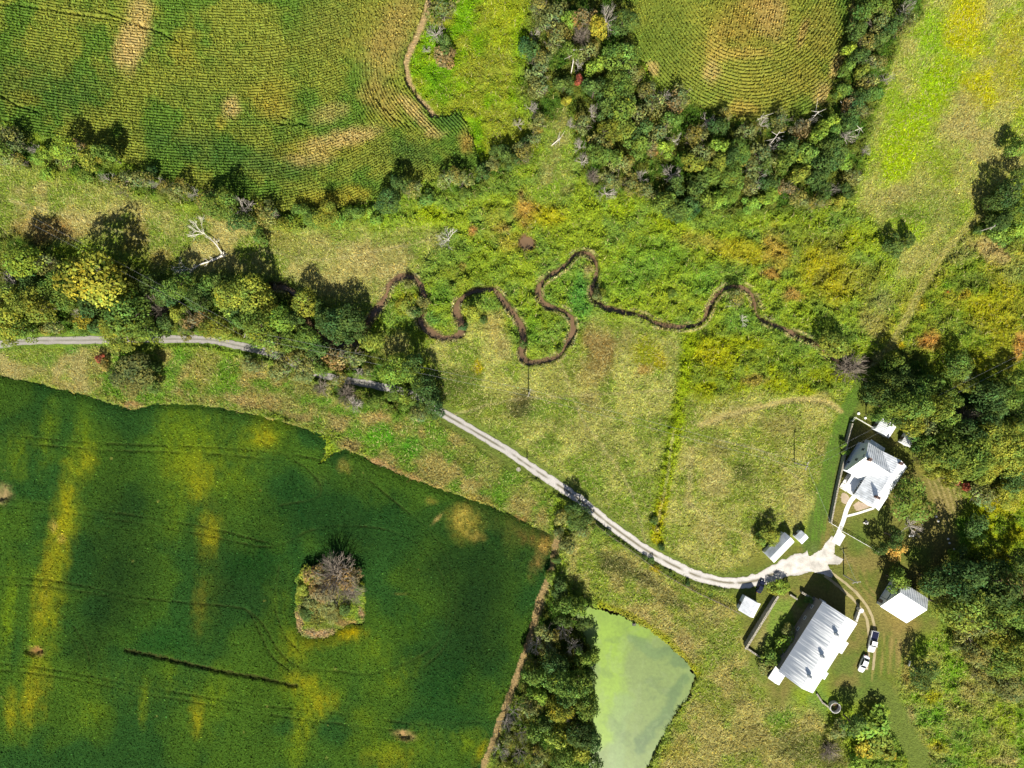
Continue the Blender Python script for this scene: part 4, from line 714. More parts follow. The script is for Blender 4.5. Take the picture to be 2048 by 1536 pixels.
# px, py, radius px, kind, optional height in m: grouped by the place they grow
TREES = [
 ('hedgerow', 'trees of the hedgerow below the large cornfield', """27,277,24,O,7;70,297,14,S,5;85,314,18,L,5;135,300,24,L,9;163,298,15,B,7;185,316,22,Q,8;214,310,20,G,9;130,325,17,O,5;212,356,14,S,5;240,366,24,O,7;283,355,20,O,7;310,363,15,S,6;300,345,12,D,5;358,380,22,O,6;383,385,14,S,6;410,398,22,O,6;442,410,32,G,9;478,412,26,S,8;480,446,22,D,7;530,428,25,O,6;580,442,20,L,4;622,437,18,G,5;652,430,24,Q,6;684,440,20,L,4;711,427,16,G,5;740,425,14,L,4;776,403,24,D,7;800,368,16,D,8;823,374,20,O,6;750,440,16,L,4;850,400,18,G,4;899,357,22,O,7;928,357,18,O,7;962,345,14,D,6;330,372,16,O,5;20,320,22,O,6;100,345,18,L,4;170,350,16,G,3;520,470,18,G,4;560,450,18,Q,5;600,420,14,G,5;5,300,20,G,8"""),
 ('spur', 'shrubs on the green spur between the cornfields', """871,62,22,S,6;885,20,28,O,8;892,116,22,B,4;853,98,10,S,3;889,88,16,D,5;1000,302,16,D,5;1018,318,20,D,6;1042,308,22,O,6;1048,285,14,D,4;985,330,16,O,4;930,385,14,G,3"""),
 ('northwood', 'trees of the wood around the right cornfield', """1080,15,20,O,8;1114,22,25,O,8;1090,40,20,O,7;1070,65,12,S,5;1056,100,20,D,7;1138,41,16,L,8;1124,62,20,O,9;1168,36,22,B,10;1165,66,18,B,9;1196,55,18,Y,10;1216,31,24,S,11;1247,46,24,D,9;1107,82,20,O,8;1083,113,20,O,7;1141,103,16,G,8;1158,122,10,W,9;1179,103,22,O,9;1186,137,18,L,9;1158,160,9,R,5;1240,118,34,G,10;1261,146,24,O,8;1189,178,22,D,10;1128,171,18,D,7;1134,202,9,Y,5;1234,178,30,G,10;1292,178,18,O,7;1244,219,28,G,10;1210,219,20,D,10;1186,222,14,S,9;1220,260,28,Q,9;1250,262,20,Q,9;1165,246,20,O,8;1143,246,10,S,6;1199,286,22,O,9;1162,290,14,S,7;1165,321,15,S,7;1193,308,20,G,9;1223,316,18,G,9;1278,234,22,O,9;1305,219,28,O,8;1329,191,15,S,7;1350,207,20,B,7;1319,267,25,O,9;1357,273,10,W,9;1305,296,14,B,8;1329,297,18,L,8;1275,290,22,G,9;1244,328,22,O,8;1285,352,15,S,7;1346,345,22,S,8;1220,359,20,O,6;1186,350,16,B,5;1213,383,20,S,5;1261,369,20,O,7;1295,383,20,O,6;1329,403,22,G,8;1350,420,20,D,8;1075,143,25,O,7;1073,172,22,O,7;1060,212,15,S,5;1075,246,18,O,6;1036,246,12,S,4;1066,280,15,O,5;1362,191,20,O,7;1416,236,18,S,6;1392,267,22,O,8;1437,255,18,D,8;1495,263,22,O,8;1526,246,15,S,7;1560,241,20,O,7;1569,232,9,W,8;1601,263,20,B,8;1553,287,12,W,9;1628,238,9,W,8;1433,294,18,L,8;1406,308,22,O,9;1478,301,25,G,9;1526,310,25,O,9;1502,335,22,O,8;1580,296,20,D,9;1632,273,18,L,8;1656,248,18,L,8;1666,267,16,G,8;1697,246,20,D,8;1702,270,20,S,8;1662,308,25,D,10;1686,321,14,L,7;1645,330,22,D,10;1615,308,20,G,9;1567,323,22,G,9;1525,355,18,W,9;1539,369,16,D,7;1461,316,16,D,9;1389,328,20,Q,8;1433,330,20,Q,8;1464,355,24,G,8;1392,376,22,D,8;1368,420,20,G,7;1461,390,18,L,6;1437,403,18,L,6;1382,410,16,D,7;1502,407,16,L,5;1539,393,18,L,6;1570,376,18,B,6;1601,347,18,Q,8;1632,357,20,D,9;1645,381,18,D,8;1669,376,14,S,6;1601,393,20,O,6;1638,405,18,O,6;1676,403,15,Q,5;1703,355,16,O,6;1415,405,20,G,7;1420,350,18,G,8;1350,370,18,D,7;1500,370,18,O,7;1530,330,16,D,8;1690,380,14,D,6;1255,200,16,D,9;1340,240,18,G,8;1450,230,14,O,6;1285,260,18,D,9"""),
 ('northstrip', 'trees of the strip right of the right cornfield', """1734,20,22,G,9;1765,20,22,G,9;1717,61,18,D,8;1758,46,25,O,9;1782,53,18,D,9;1809,50,22,O,8;1816,12,15,S,7;1734,80,20,O,8;1702,100,14,L,7;1717,115,18,D,8;1758,80,16,D,8;1738,116,12,W,8;1693,137,14,G,7;1758,123,16,O,6;1720,145,14,Q,6;1734,165,18,O,7;1686,180,14,G,6;1748,186,14,G,6;1779,154,14,S,5;1720,200,18,D,7;1699,205,16,B,6;1700,218,9,W,7;1724,222,16,O,6;1735,300,12,S,4"""),
 ('westwood', 'trees of the wood above the lane at the left', """51,523,36,L,13;93,533,20,O,11;191,557,58,Y,17;34,598,28,Q,11;79,611,36,Q,13;116,570,26,G,11;14,640,30,Q,12;44,658,24,G,9;130,593,26,G,12;103,656,18,O,7;171,641,18,Y,7;150,627,14,S,6;253,632,42,G,13;226,659,28,Q,10;249,678,25,Q,9;290,658,28,G,10;308,611,30,B,10;355,625,18,Q,8;390,639,22,B,8;434,656,28,Q,9;359,574,28,G,10;461,594,32,Q,12;502,587,35,Q,12;533,610,25,Q,9;437,564,18,D,8;492,639,22,G,11;523,661,32,G,12;564,642,26,L,11;608,608,26,Q,9;554,692,25,O,7;581,682,22,G,8;617,675,25,G,9;660,645,26,D,10;684,668,22,D,9;12,560,20,S,9;5,610,22,O,9;330,590,22,D,9;400,600,24,D,9;300,570,20,D,8;415,570,16,G,8;180,610,22,D,9;330,650,20,D,8;60,570,22,D,9;160,655,16,G,7;195,655,16,D,7;370,660,18,O,6;640,700,20,D,8;590,640,20,D,9;478,625,20,D,9;15,680,14,Q,5;640,615,14,D,7"""),
 ('laneside', 'trees and bushes along the shaded bend of the lane', """270,750,36,O,8;294,766,20,D,6;200,715,9,R,3;208,728,11,A,3;595,721,22,O,7;622,723,22,O,7;666,717,25,B,8;564,728,22,O,7;513,734,18,O,5;492,728,16,O,5;700,640,30,D,10;741,682,22,Q,8;721,658,20,D,9;700,714,24,O,7;714,745,14,S,6;796,740,32,L,12;823,727,20,D,13;850,772,24,D,9;702,806,20,S,6;712,812,14,S,5;748,803,16,G,5;786,789,14,G,5;810,799,18,G,5;840,823,20,O,5;871,822,15,D,6;690,782,20,B,6;650,640,18,D,9;673,762,18,O,5;687,792,18,B,6;735,745,14,O,6;240,745,22,D,6;300,735,16,D,5;600,752,20,O,4;560,752,18,O,3;860,800,20,D,8;640,775,18,B,4;640,735,16,G,7"""),
 ('marsh', 'lone trees and shrubs by the creek', """947,622,18,Q,7;817,567,10,O,4;844,606,14,O,4;827,625,12,O,3;810,611,22,Q,2;1193,588,12,O,4;1471,598,17,O,7;1461,611,10,W,3;1488,640,14,W,4;925,655,9,D,3;895,475,24,W,7;1666,690,28,Q,8;1710,734,34,B,9;838,622,12,D,4;1790,490,19,D,6;1816,480,14,D,5;1345,585,10,G,2;1205,585,10,G,3;968,640,8,D,2;1118,700,8,G,2;1047,690,8,D,3"""),
 ('eastedge', 'trees at the right edge above the scrub', """2038,297,20,G,8;2018,386,28,D,10;2031,383,20,S,9;1997,444,22,D,8;2031,427,25,G,9;2025,463,20,L,7;1997,474,18,G,6;2025,491,18,Q,6;1985,410,16,D,7;2045,350,14,D,7;1958,460,9,D,3"""),
 ('eastwood', 'trees of the wood above the house', """1758,790,25,D,10;1792,813,30,G,13;1833,808,30,G,14;1820,842,26,G,12;1775,765,25,D,10;1915,733,27,D,8;1928,752,18,O,6;1878,815,24,Q,14;1860,770,22,D,9;1850,846,25,O,11;1902,798,20,D,9;1936,770,18,Q,6;1980,791,30,D,11;2014,798,25,G,10;2035,757,20,G,8;1946,832,22,B,10;1980,825,28,D,11;1929,866,28,D,12;1895,898,36,G,14;1946,905,35,G,14;1980,876,30,G,12;2014,859,25,Q,10;2025,900,30,Q,11;1843,882,20,G,10;1861,915,25,G,11;1912,930,26,G,11;1845,918,16,O,7;1943,925,28,G,11;1972,945,22,Q,8;1992,920,25,Q,9;2013,930,22,Q,8;2023,960,22,D,7;1933,974,9,R,3;1914,964,8,R,3;1972,990,28,O,6;2021,990,25,Q,5;1870,945,14,G,6;1810,780,22,D,10;1838,770,18,D,9;1752,830,14,D,8;1800,840,18,D,10;1890,840,22,D,11;1900,960,16,Q,6;2040,830,20,D,9;1805,745,18,D,8;1785,725,18,D,8"""),
 ('yard', 'trees and bushes of the farmyard', """1820,1000,42,G,11;1826,1054,27,S,5;1790,1074,18,D,8;1790,1100,20,A,5;1759,1097,14,D,6;1794,1162,22,G,8;1949,1052,22,D,6;1952,1078,14,L,4;1845,1175,13,Q,6;1910,1113,12,L,4;1923,1101,14,D,4;1847,1347,27,D,7.5;1545,1067,19,Q,5;1522,1083,16,Q,4;1548,1180,13,Q,2.6;1567,1177,16,L,3;1616,1198,9,G,2;1569,1293,22,L,3.5;1548,1316,20,G,4;1577,1258,13,O,3;1534,1338,18,O,3;1706,1448,20,D,8;1744,1454,35,L,4;1759,1497,30,Q,4;1726,1502,18,Y,3;1781,1508,15,Y,3;1716,1530,18,L,4;1672,1464,20,O,3;1663,1508,20,B,4;1310,1040,9,D,2;1322,1092,8,D,2;1690,905,8,L,2;1686,890,8,G,2"""),
 ('southwood', 'trees of the wood at the lower right', """1923,1156,40,D,14;1875,1166,30,D,12;1884,1184,25,O,10;1992,1166,40,D,14;2031,1175,25,B,10;1923,1218,42,G,14;1888,1214,25,G,10;1989,1224,35,D,13;1941,1240,18,S,8;2033,1224,30,D,12;1934,1260,25,O,9;1978,1252,28,O,10;2000,1254,16,B,9;1974,1275,25,G,9;1956,1306,30,O,7;2011,1278,25,Q,11;2022,1306,30,Q,12;2039,1279,20,D,10;2039,1332,22,Q,9;2000,1323,30,D,9;1961,1344,18,O,5;1978,1366,20,O,5;2022,1372,30,O,6;1912,1292,13,O,4;2040,1120,20,D,9;1960,1190,20,D,11"""),
 ('pondwood', 'trees of the wood between the soybeans and the pond', """1119,1175,18,D,5;1135,1211,22,G,7;1156,1216,17,L,6;1172,1244,15,D,6;1094,1269,22,O,7;1127,1265,18,S,7;1148,1298,20,S,8;1073,1294,20,S,7;1094,1302,16,O,7;1110,1331,25,D,10;1168,1315,18,G,8;1185,1311,14,G,7;1065,1348,22,G,9;1115,1360,28,G,12;1156,1369,25,G,11;1077,1385,20,L,9;1173,1410,25,G,10;1028,1431,20,S,7;1011,1451,18,S,6;1065,1410,22,O,9;1115,1418,25,Q,10;1139,1435,14,S,9;1073,1456,22,G,9;1110,1472,22,Q,10;1160,1472,28,D,11;1185,1480,18,D,9;1044,1472,16,S,7;999,1505,20,S,6;1040,1514,18,S,7;1077,1518,22,O,8;1127,1514,24,G,10;1160,1505,20,Q,9;1189,1526,14,D,7;1135,1395,18,D,11;1090,1440,16,D,9;1180,1350,14,D,8;1100,1150,12,G,4;1125,1240,14,D,7;1015,1480,14,O,5;1060,1325,14,O,6"""),
 ('lanegroup', 'bushes on the lane side above the pond', """1156,1034,25,D,6;1127,1034,18,O,4;1164,1063,20,O,5;1135,1087,16,O,4;1148,1012,13,D,7;1180,1040,12,O,4;1120,1062,14,O,3;1110,1120,10,D,2"""),
 ('island', 'bushes of the overgrown patch in the soybean field', """668,1158,46,S,11;618,1152,20,Q,3;640,1152,26,B,5;692,1150,28,B,5;604,1182,13,Q,2.5;650,1212,22,O,2;630,1205,18,O,3;612,1225,15,D,2;665,1230,18,O,2;700,1190,24,B,4;715,1170,12,O,3;640,1185,26,B,4;690,1222,12,D,2"""),
 ('fencelane', 'small bushes in the fence line along the lane', """1302,1122,7,D,1.3;1290,1114,6,D,1.2;1376,1166,6,D,1.2;1342,1148,5,D,1;1218,1064,6,D,1.2;1420,1188,5,D,1"""),
]
PLACE = {'hedgerow': 'hedgerow below the large cornfield', 'spur': 'green spur between the cornfields', 'northstrip': 'strip right of the right cornfield', 'laneside': 'shaded bend of the lane', 'marsh': 'winding creek', 'eastedge': 'right edge above the scrub', 'yard': 'farmyard', 'southwood': 'lower right wood', 'lanegroup': 'gap between lane and soybean corner', 'island': 'soybean field patch', 'fencelane': 'lane fence'}
def where(place, x, y):
    if place == 'northwood':
        if y < 170: return 'wood left of the right cornfield' if x < 1225 else 'wood edge touching the right cornfield'
        if x < 1140: return 'strip left of the grassy gap'
        c = 'left' if x < 1260 else 'middle' if x < 1420 else 'right' if x < 1570 else 'far right'
        return ('upper ' if y < 290 else 'lower ') + c + ' wood under right cornfield'
    if place == 'westwood': return ('left part' if x < 200 else 'middle part' if x < 420 else 'right end') + ' of the left wood'
    if place == 'eastwood': return ('left part' if x < 1850 else 'middle part' if x < 1960 else 'right edge') + ' of the wood above house'
    if place == 'pondwood': return ('upper part' if y < 1320 else 'middle part' if y < 1430 else 'lower end') + ' of the wood beside pond'
    if place == 'hedgerow': return ('left part' if x < 250 else 'middle' if x < 560 else 'right part') + ' of hedgerow below large cornfield'
    return PLACE[place]
SPECIAL = {(191, 557): 'largest golden yellow tree in the wood above the left lane', (1820, 1000): 'broad green tree right below the white house', (1790, 1100): 'orange brown tree at the end of the white yard fence', (1826, 1054): 'bare grey tree between the broad green tree and orange one', (1794, 1162): 'green tree overhanging the white machine shed', (1847, 1349): 'dark green tree alone right of the two white vehicles', (895, 475): 'bleached white dead tree above the creek meadow', (1666, 690): 'yellow green tree where the creek reaches the trees', (1710, 734): 'greyish brown tree at the top of the mown strip', (668, 1158): 'bare grey multi stemmed bush in the middle of the soybean field', (947, 622): 'yellow green tree inside the middle creek loop', (1545, 1067): 'yellow green tree above the long grey shed', (1216, 31): 'bare grey tree beside the left edge of the right cornfield', (478, 412): 'largest bare grey tree of the hedgerow, above the fallen tree', (200, 715): 'small red leaved shrub below the lane at the left', (796, 740): 'bright green tree at the lane bend with a long shadow', (1156, 1034): 'dark green bush casting shadow over the lane'}
def size_word(r, shrub): return ('tiny' if r < 10 else 'small' if r < 15 else 'medium' if r < 22 else 'large' if r < 32 else 'huge')
rec = []
pr = random.Random(5)
for place, grp, txt in TREES:
    for e in txt.replace('\n', '').split(';'):
        f = e.strip().split(','); x, y, r = float(f[0]), float(f[1]), float(f[2]); k = f[3]; h = float(f[4])
        if place in ('eastwood', 'southwood'): k = {'D': 'G', 'G': 'Q'}.get(k, k) if pr.random() < .4 else k
        shrub = h <= 4; noun = 'tree' if k in 'SW' else 'shrub' if shrub else 'bush' if h <= 5 else 'tree'; nm = 'dead_tree' if k in 'SW' else noun
        R = r * S * (1.06 if place in ('northwood', 'hedgerow', 'northstrip', 'pondwood') else 1.06)
        fam = 'bare' if k == 'S' else 'dead' if k == 'W' else 'brown' if (k == 'B' and pr.random() < .35) else 'shrub' if shrub else 'thin' if k in 'OB' and r < 30 else 'big' if r >= 24 else 'mid'
        n = sum(1 for q in PROTO if q[0] == fam); v = pr.randrange(n)
        a = {'big': 2.5, 'mid': 2.25, 'thin': 2.25, 'shrub': 1.25, 'bare': 1.9, 'brown': 1.5, 'dead': 2.6}[fam]
        if place == 'island' and k == 'S': fam = 'brown'; a = 1.5
        h *= 1.2 if place in ('hedgerow', 'spur') and h > 5 else 1; hc = h * .62; wx, wy, _ = wp(x, y, hc); R *= (1 - hc / H)
        o = thing(nm, None, noun, (wx, wy, -.05), pr.uniform(0, 6.28), grp)
        o.scale = (R * pr.uniform(.94, 1.06), R * pr.uniform(.94, 1.06), h / a)
        for me, leafy in PROTO[fam, v]:
            c = link({'big': 'crown', 'mid': 'crown', 'thin': 'crown', 'shrub': 'foliage'}.get(fam, 'branches') if leafy else ('trunk' if 'trunk' in me.name else 'branches'), me, o)
            if leafy:
                b = math.exp(pr.gauss(0, .1)); hu = pr.gauss(0, .06); q = KIND[k][0]; c.color = (q[0] * b * (1 + hu), q[1] * b, q[2] * b * (1 - hu), 1)
        rec.append([o, x, y, r, k, noun, place])
# what each one is called: look first, then its place and its neighbours
from collections import defaultdict
ORD = ['', 'second', 'third', 'fourth', 'fifth', 'sixth', 'seventh', 'eighth', 'ninth', 'tenth', 'eleventh', 'twelfth', 'thirteenth', 'fourteenth', 'fifteenth', 'sixteenth']
bk = defaultdict(list)
for t in rec:
    s = next((v for q, v in SPECIAL.items() if abs(q[0] - t[1]) < 1.5 and abs(q[1] - t[2]) < 1.5), None)
    pl = where(t[6], t[1], t[2])
    if s: t[0]['label'] = s
    else: bk[size_word(t[3], 0) + ' ' + KIND[t[4]][1] + ' ' + t[5], ('at the ' if pl in ('winding creek', 'lane fence', 'right edge above the scrub', 'shaded bend of the lane') else 'in the ') + pl].append(t)
for (what, place), L in bk.items():
    L.sort(key=lambda t: t[1])
    for i, t in enumerate(L):
        t[0]['label'] = f'{what} {place}' if len(L) == 1 else f'rightmost {what} {place}' if i == len(L) - 1 else f'leftmost {what} {place}' if i == 0 else f'{what} {place}, {ORD[i]} from left'
# the fallen dead tree: two halves of a split trunk lying on the meadow
def lying(name, pts, r0, seed, parent, mat):
    r = random.Random(seed); mb = MB(); P = [Vector(p) for p in pts]
    mb.tube(P, list(np.linspace(r0 * .75, r0 * .25, len(P))), 7)
    def br(p, d, L, rad, k):
        q = p + d * L; mb.tube([p, p + d * L * .5 + Vector((r.uniform(-.1, .1), r.uniform(-.1, .1), r.uniform(0, .1))) * L, q], [rad, rad * .8, rad * .5], 4)
        if k:
            for _ in range(3): br(p + d * L * r.uniform(.4, 1), (d + Vector((r.gauss(0, .45), r.gauss(0, .45), r.gauss(.05, .2)))).normalized(), L * .7, rad * .6, k - 1)
    for i in range(1, len(P)):
        d = (P[i] - P[i - 1]).normalized()
        for _ in range(1 if i < len(P) - 1 else 5): br(P[i], (d + Vector((r.gauss(0, .5), r.gauss(0, .5), r.uniform(0, .3)))).normalized(), 1.5 if i < len(P) - 1 else 2.4, r0 * .22, 2 if i < len(P) - 1 else 3)
    mb.build(name, mat, parent)
bx, by, _ = wp(447, 508)
ft = thing('fallen_tree', 'bleached split tree lying in two halves on the left meadow', 'tree', (bx, by, 0))
q = lambda x, y, z: (wp(x, y)[0] - bx, wp(x, y)[1] - by, z)
lying('trunk', [q(447, 507, .9), q(440, 496, 1.1), q(433, 487, 1.2), q(422, 476, 1.1), q(412, 469, 1.0)], .3, 3, ft, M['whitebark'])
lying('trunk', [q(448, 512, .9), q(438, 517, .8), q(425, 523, .8), q(408, 528, .8), q(395, 534, .7), q(384, 541, .6)], .38, 4, ft, M['whitebark'])
mb = MB()
for i in range(12):
    a = i * .55; mb.tube([q(448, 510, .5), q(448 + 4 * math.cos(a), 510 + 4 * math.sin(a), .7 + .5 * math.sin(i * 2.1)), q(448 + 8 * math.cos(a), 510 + 7 * math.sin(a), .5 + .5 * math.sin(i * 1.7))], [.14, .09, .03], 4)
mb.build('roots', M['whitebark'], ft)
# thin dead trunks leaning out of the wood
for i, (x0, y0, x1, y1, h, where) in enumerate([(1142, 148, 1147, 98, 7, 'left part of the wood below the right cornfield'), (1530, 300, 1560, 262, 6, 'middle of the wood below the right cornfield'), (1512, 372, 1540, 330, 5, 'lower middle of the wood below the right cornfield'), (1612, 250, 1638, 222, 5, 'cornfield corner of the wood'), (1680, 228, 1702, 212, 4, 'narrow neck of the strip right of the cornfield'), (1102, 292, 1122, 275, 1, 'grassy gap left of the wood'), (1680, 275, 1725, 255, 3, 'right edge of the wood below the right cornfield'), (1500, 250, 1528, 232, 4, 'upper edge of the wood below the right cornfield')]):
    p0 = wp(x0, y0, .2); p1 = wp(x1, y1, h)
    o = thing('dead_tree', f'pale leaning dead trunk in the {where}', 'tree', p0, 0, 'pale leaning dead trunks')
    P = [Vector((0, 0, 0)), (Vector(p1) - Vector(p0)) * .5 + Vector((.3, .2, .2)), Vector(p1) - Vector(p0)]
    mb = MB(); mb.tube(P, [.14, .1, .05], 6); mb.build('trunk', M['whitebark'], o)
    mb = MB(); rr = random.Random(i)
    for k in range(6):
        s = P[1].lerp(P[2], rr.uniform(.1, 1)); d = Vector((rr.gauss(0, 1), rr.gauss(0, 1), rr.uniform(-.2, .6))); mb.tube([s, s + d * .7, s + d * 1.3 + Vector((0, 0, .2))], [.06, .04, .02], 4)
    mb.build('branches', M['whitebark'], o)
# ------------------------------------------------------------------ farm buildings
class Frame:
    """building axes: u along the long side, v across; local points to metres"""
    def __init__(s, o, ang): s.o = o; s.a = ang
def building(name, label, cat, x, y, ang, group=None):
    return thing(name, label, cat, (x, y, 0), ang, group)
def roof_plane(mb, e0, e1, r1, r0, t=.09, rib=.55, over=0.0):
    """one slope from eave e0-e1 up to ridge r0-r1 with standing seams"""
    e0, e1, r0, r1 = map(Vector, (e0, e1, r0, r1)); mb.slab([e0, e1, r1, r0], t)
    n = max(2, int((e1 - e0).length / rib)); nn = (e1 - e0).cross(r0 - e0).normalized(); nn = nn if nn.z > 0 else -nn
    w = (e1 - e0).normalized() * .03
    for i in range(1, n):
        a = e0.lerp(e1, i / n) + nn * .055; b = r0.lerp(r1, i / n) + nn * .055; mb.slab([a - w, a + w, b + w, b - w], .053)
def gable_block(u0, u1, v0, v1, he, hr, vr=None, axis='u', he1=None):
    """solid walls with gables; ridge runs along the axis"""
    vr = (v0 + v1) / 2 if vr is None else vr; he1 = he if he1 is None else he1
    P = [(u0, v0, 0), (u1, v0, 0), (u1, v1, 0), (u0, v1, 0), (u0, v0, he), (u1, v0, he), (u1, v1, he1), (u0, v1, he1), (u0, vr, hr), (u1, vr, hr)]
    F = [(3, 2, 1, 0), (0, 1, 5, 4), (2, 3, 7, 6), (1, 2, 6, 9, 5), (3, 0, 4, 8, 7), (4, 5, 9, 8), (6, 7, 8, 9)]
    if axis == 'v': P = [(b, a, c) for a, b, c in P]; F = [f[::-1] for f in F]
    mb = MB(); mb.add(P, F); return mb
def gable_roof(u0, u1, v0, v1, he, hr, vr=None, axis='u', o=.3, rib=.55, he1=None, og=None):
    vr = (v0 + v1) / 2 if vr is None else vr; he1 = he if he1 is None else he1; og = o if og is None else og
    s0 = (hr - he) / (vr - v0); s1 = (hr - he1) / (v1 - vr); up = .1; out = []
    for (ve, sl, sg) in ((v0, s0, -1), (v1, s1, 1)):
        q = [(u0 - og, ve + sg * o, (he if sg < 0 else he1) - sl * o + up), (u1 + og, ve + sg * o, (he if sg < 0 else he1) - sl * o + up), (u1 + og, vr, hr + up), (u0 - og, vr, hr + up)]
        if axis == 'v': q = [(b, a, c) for a, b, c in q]
        mb = MB(); roof_plane(mb, q[0], q[1], q[2], q[3], rib=rib); out.append(mb)
    return out
def window(parent, p, w, h, face, frame=None):
    """frame proud of the wall and a pane inside; face = outward direction in local axes"""
    d = Vector(face); t = Vector((-d.y, d.x, 0)); c = Vector(p) + d * .03; mb = MB(); k = math.atan2(t.y, t.x)
    for s in (-1, 1):
        q = c + t * s * w / 2; mb.box(q, (.08, .1, h + .08), k); q = c + Vector((0, 0, s * h / 2)); mb.box(q, (w - .082, .1, .08), k)
    mb.box(c, (w - .084, .06, .05), k)
    f = mb.build('window', frame or M['trim'], parent)
    g = MB(); g.box(c - d * .01, (w - .084, .03, h - .084), k); g.build('pane', M['glass'], f)
    return f
def shutter(parent, p, face, w=.4, h=1.4):
    d = Vector(face); mb = MB(); mb.box(Vector(p) + d * .05, (w, .06, h), math.atan2(d.x, -d.y)); mb.build('shutter', M['dark'], parent)
def chimney(parent, p, w=.6, d=.6, h=1.4):
    mb = MB(); mb.box((p[0], p[1], p[2] + h / 2 - .3), (w, d, h)); mb.box((p[0], p[1], p[2] + h - .25), (w + .14, d + .14, .12)); c = mb.build('chimney', M['brick'], parent)
    mb = MB(); mb.box((p[0], p[1], p[2] + h - .15), (w * .55, d * .55, .1)); mb.build('flue', M['dark'], c)
    return c
AU = math.atan2(-0.838, -0.546)     # the long axis of house and barn (photograph: down to the left)
# --- farmhouse. local x = u (towards lower left), local y = v turned so that +y points away from the drone side
hx, hy = 96.6, -25.4
hs = building('farmhouse', 'white two storey farmhouse with metal roofs and brick chimneys', 'house', hx, hy, AU)
# local y axis = u rotated by +90 deg = (0.838,-0.546) -> lower right, so west is negative y
mb = gable_block(-6.5, 6.5, -3.55, 3.55, 5.4, 8.05); mb.build('wall', M['wall_white'], hs)
for i, m in enumerate(gable_roof(-6.5, 6.5, -3.55, 3.55, 5.4, 8.05)): m.build('roof', M['roof_grey'], hs)
mb = gable_block(-7.9, -.5, -6.46, 2.2, 5.38, 8.2, vr=-2.4, axis='v', he1=4.0); mb.build('wing_wall', M['wall_white'], hs)
for i, m in enumerate(gable_roof(-7.9, -.6, -6.46, 2.2, 5.38, 8.2, vr=-2.4, axis='v', he1=4.0)): m.build('wing_roof', M['roof_white'] if i else M['roof_grey'], hs)
lw = MB(); lw.prism([(-8.1, -6.6), (-6.47, -6.6), (-6.47, -2.6), (-8.1, -2.6)], 0, 2.7); lw.build('lean_to', M['wall_white'], hs)
mb = MB(); roof_plane(mb, (-8.35, -2.4, 2.85), (-8.35, -6.8, 2.85), (-6.55, -6.8, 3.7), (-6.55, -2.4, 3.7)); mb.build('lean_to_roof', M['roof_grey'], hs)
mb = MB(); roof_plane(mb, (6.7, -5.9, 2.7), (2.3, -5.9, 2.7), (2.3, -3.6, 3.45), (6.7, -3.6, 3.45)); mb.build('porch_roof', M['roof_white'], hs)
mb = MB(); mb.prism([(2.3, -5.7), (6.6, -5.7), (6.6, -3.56), (2.3, -3.56)], 0, .35); mb.build('porch_floor', M['concrete'], hs)
for u in (2.5, 3.9, 5.2, 6.5):
    mb = MB(); mb.box((u, -5.65, 1.5), (.14, .14, 2.3)); mb.build('porch_post', M['trim'], hs)
mb = MB(); mb.box((4.5, -5.65, 2.62), (4.2, .12, .2)); mb.build('porch_beam', M['trim'], hs)
for u in (3.0, 4.1, 5.2, 6.1):
    window(hs, (u, -3.55, 4.45), .7, 1.2, (0, -1, 0))
    for s in (-.5, .5): shutter(hs, (u + s, -3.55, 4.45), (0, -1, 0), .24, 1.25)
for u, z in ((-.2, 1.7), (-4.6, 4.4), (-1.4, 4.4), (-2.9, 6.5)): window(hs, (u, -7.9, z), .8, 1.3 if z < 6 else .7, (0, -1, 0))
for v, z in ((-1.8, 1.7), (1.8, 1.7), (-1.8, 4.3), (1.8, 4.3), (0, 6.7)): window(hs, (6.5, v, z), .8, 1.3, (1, 0, 0)); window(hs, (-6.5, v, z), .8, 1.3, (-1, 0, 0)) if v > 0 else None
for u in (-5, -2, 1, 4): window(hs, (u, 3.55, 4.3), .8, 1.3, (0, 1, 0)); window(hs, (u, 3.55, 1.7), .8, 1.3, (0, 1, 0))
dm = MB(); dm.box((4.6, -3.59, 1.4), (.95, .08, 2.1)); d = dm.build('door', M['dark'], hs); km = MB(); km.box((4.95, -3.66, 1.35), (.06, .07, .06)); km.build('handle', M['rim'], d)
chimney(hs, (-6.0, 0.1, 7.95)); chimney(hs, (4.6, -.2, 7.95), .55, .8, 1.6); chimney(hs, (-2.4, -7.3, 8.1), .8, .55, 1.5)
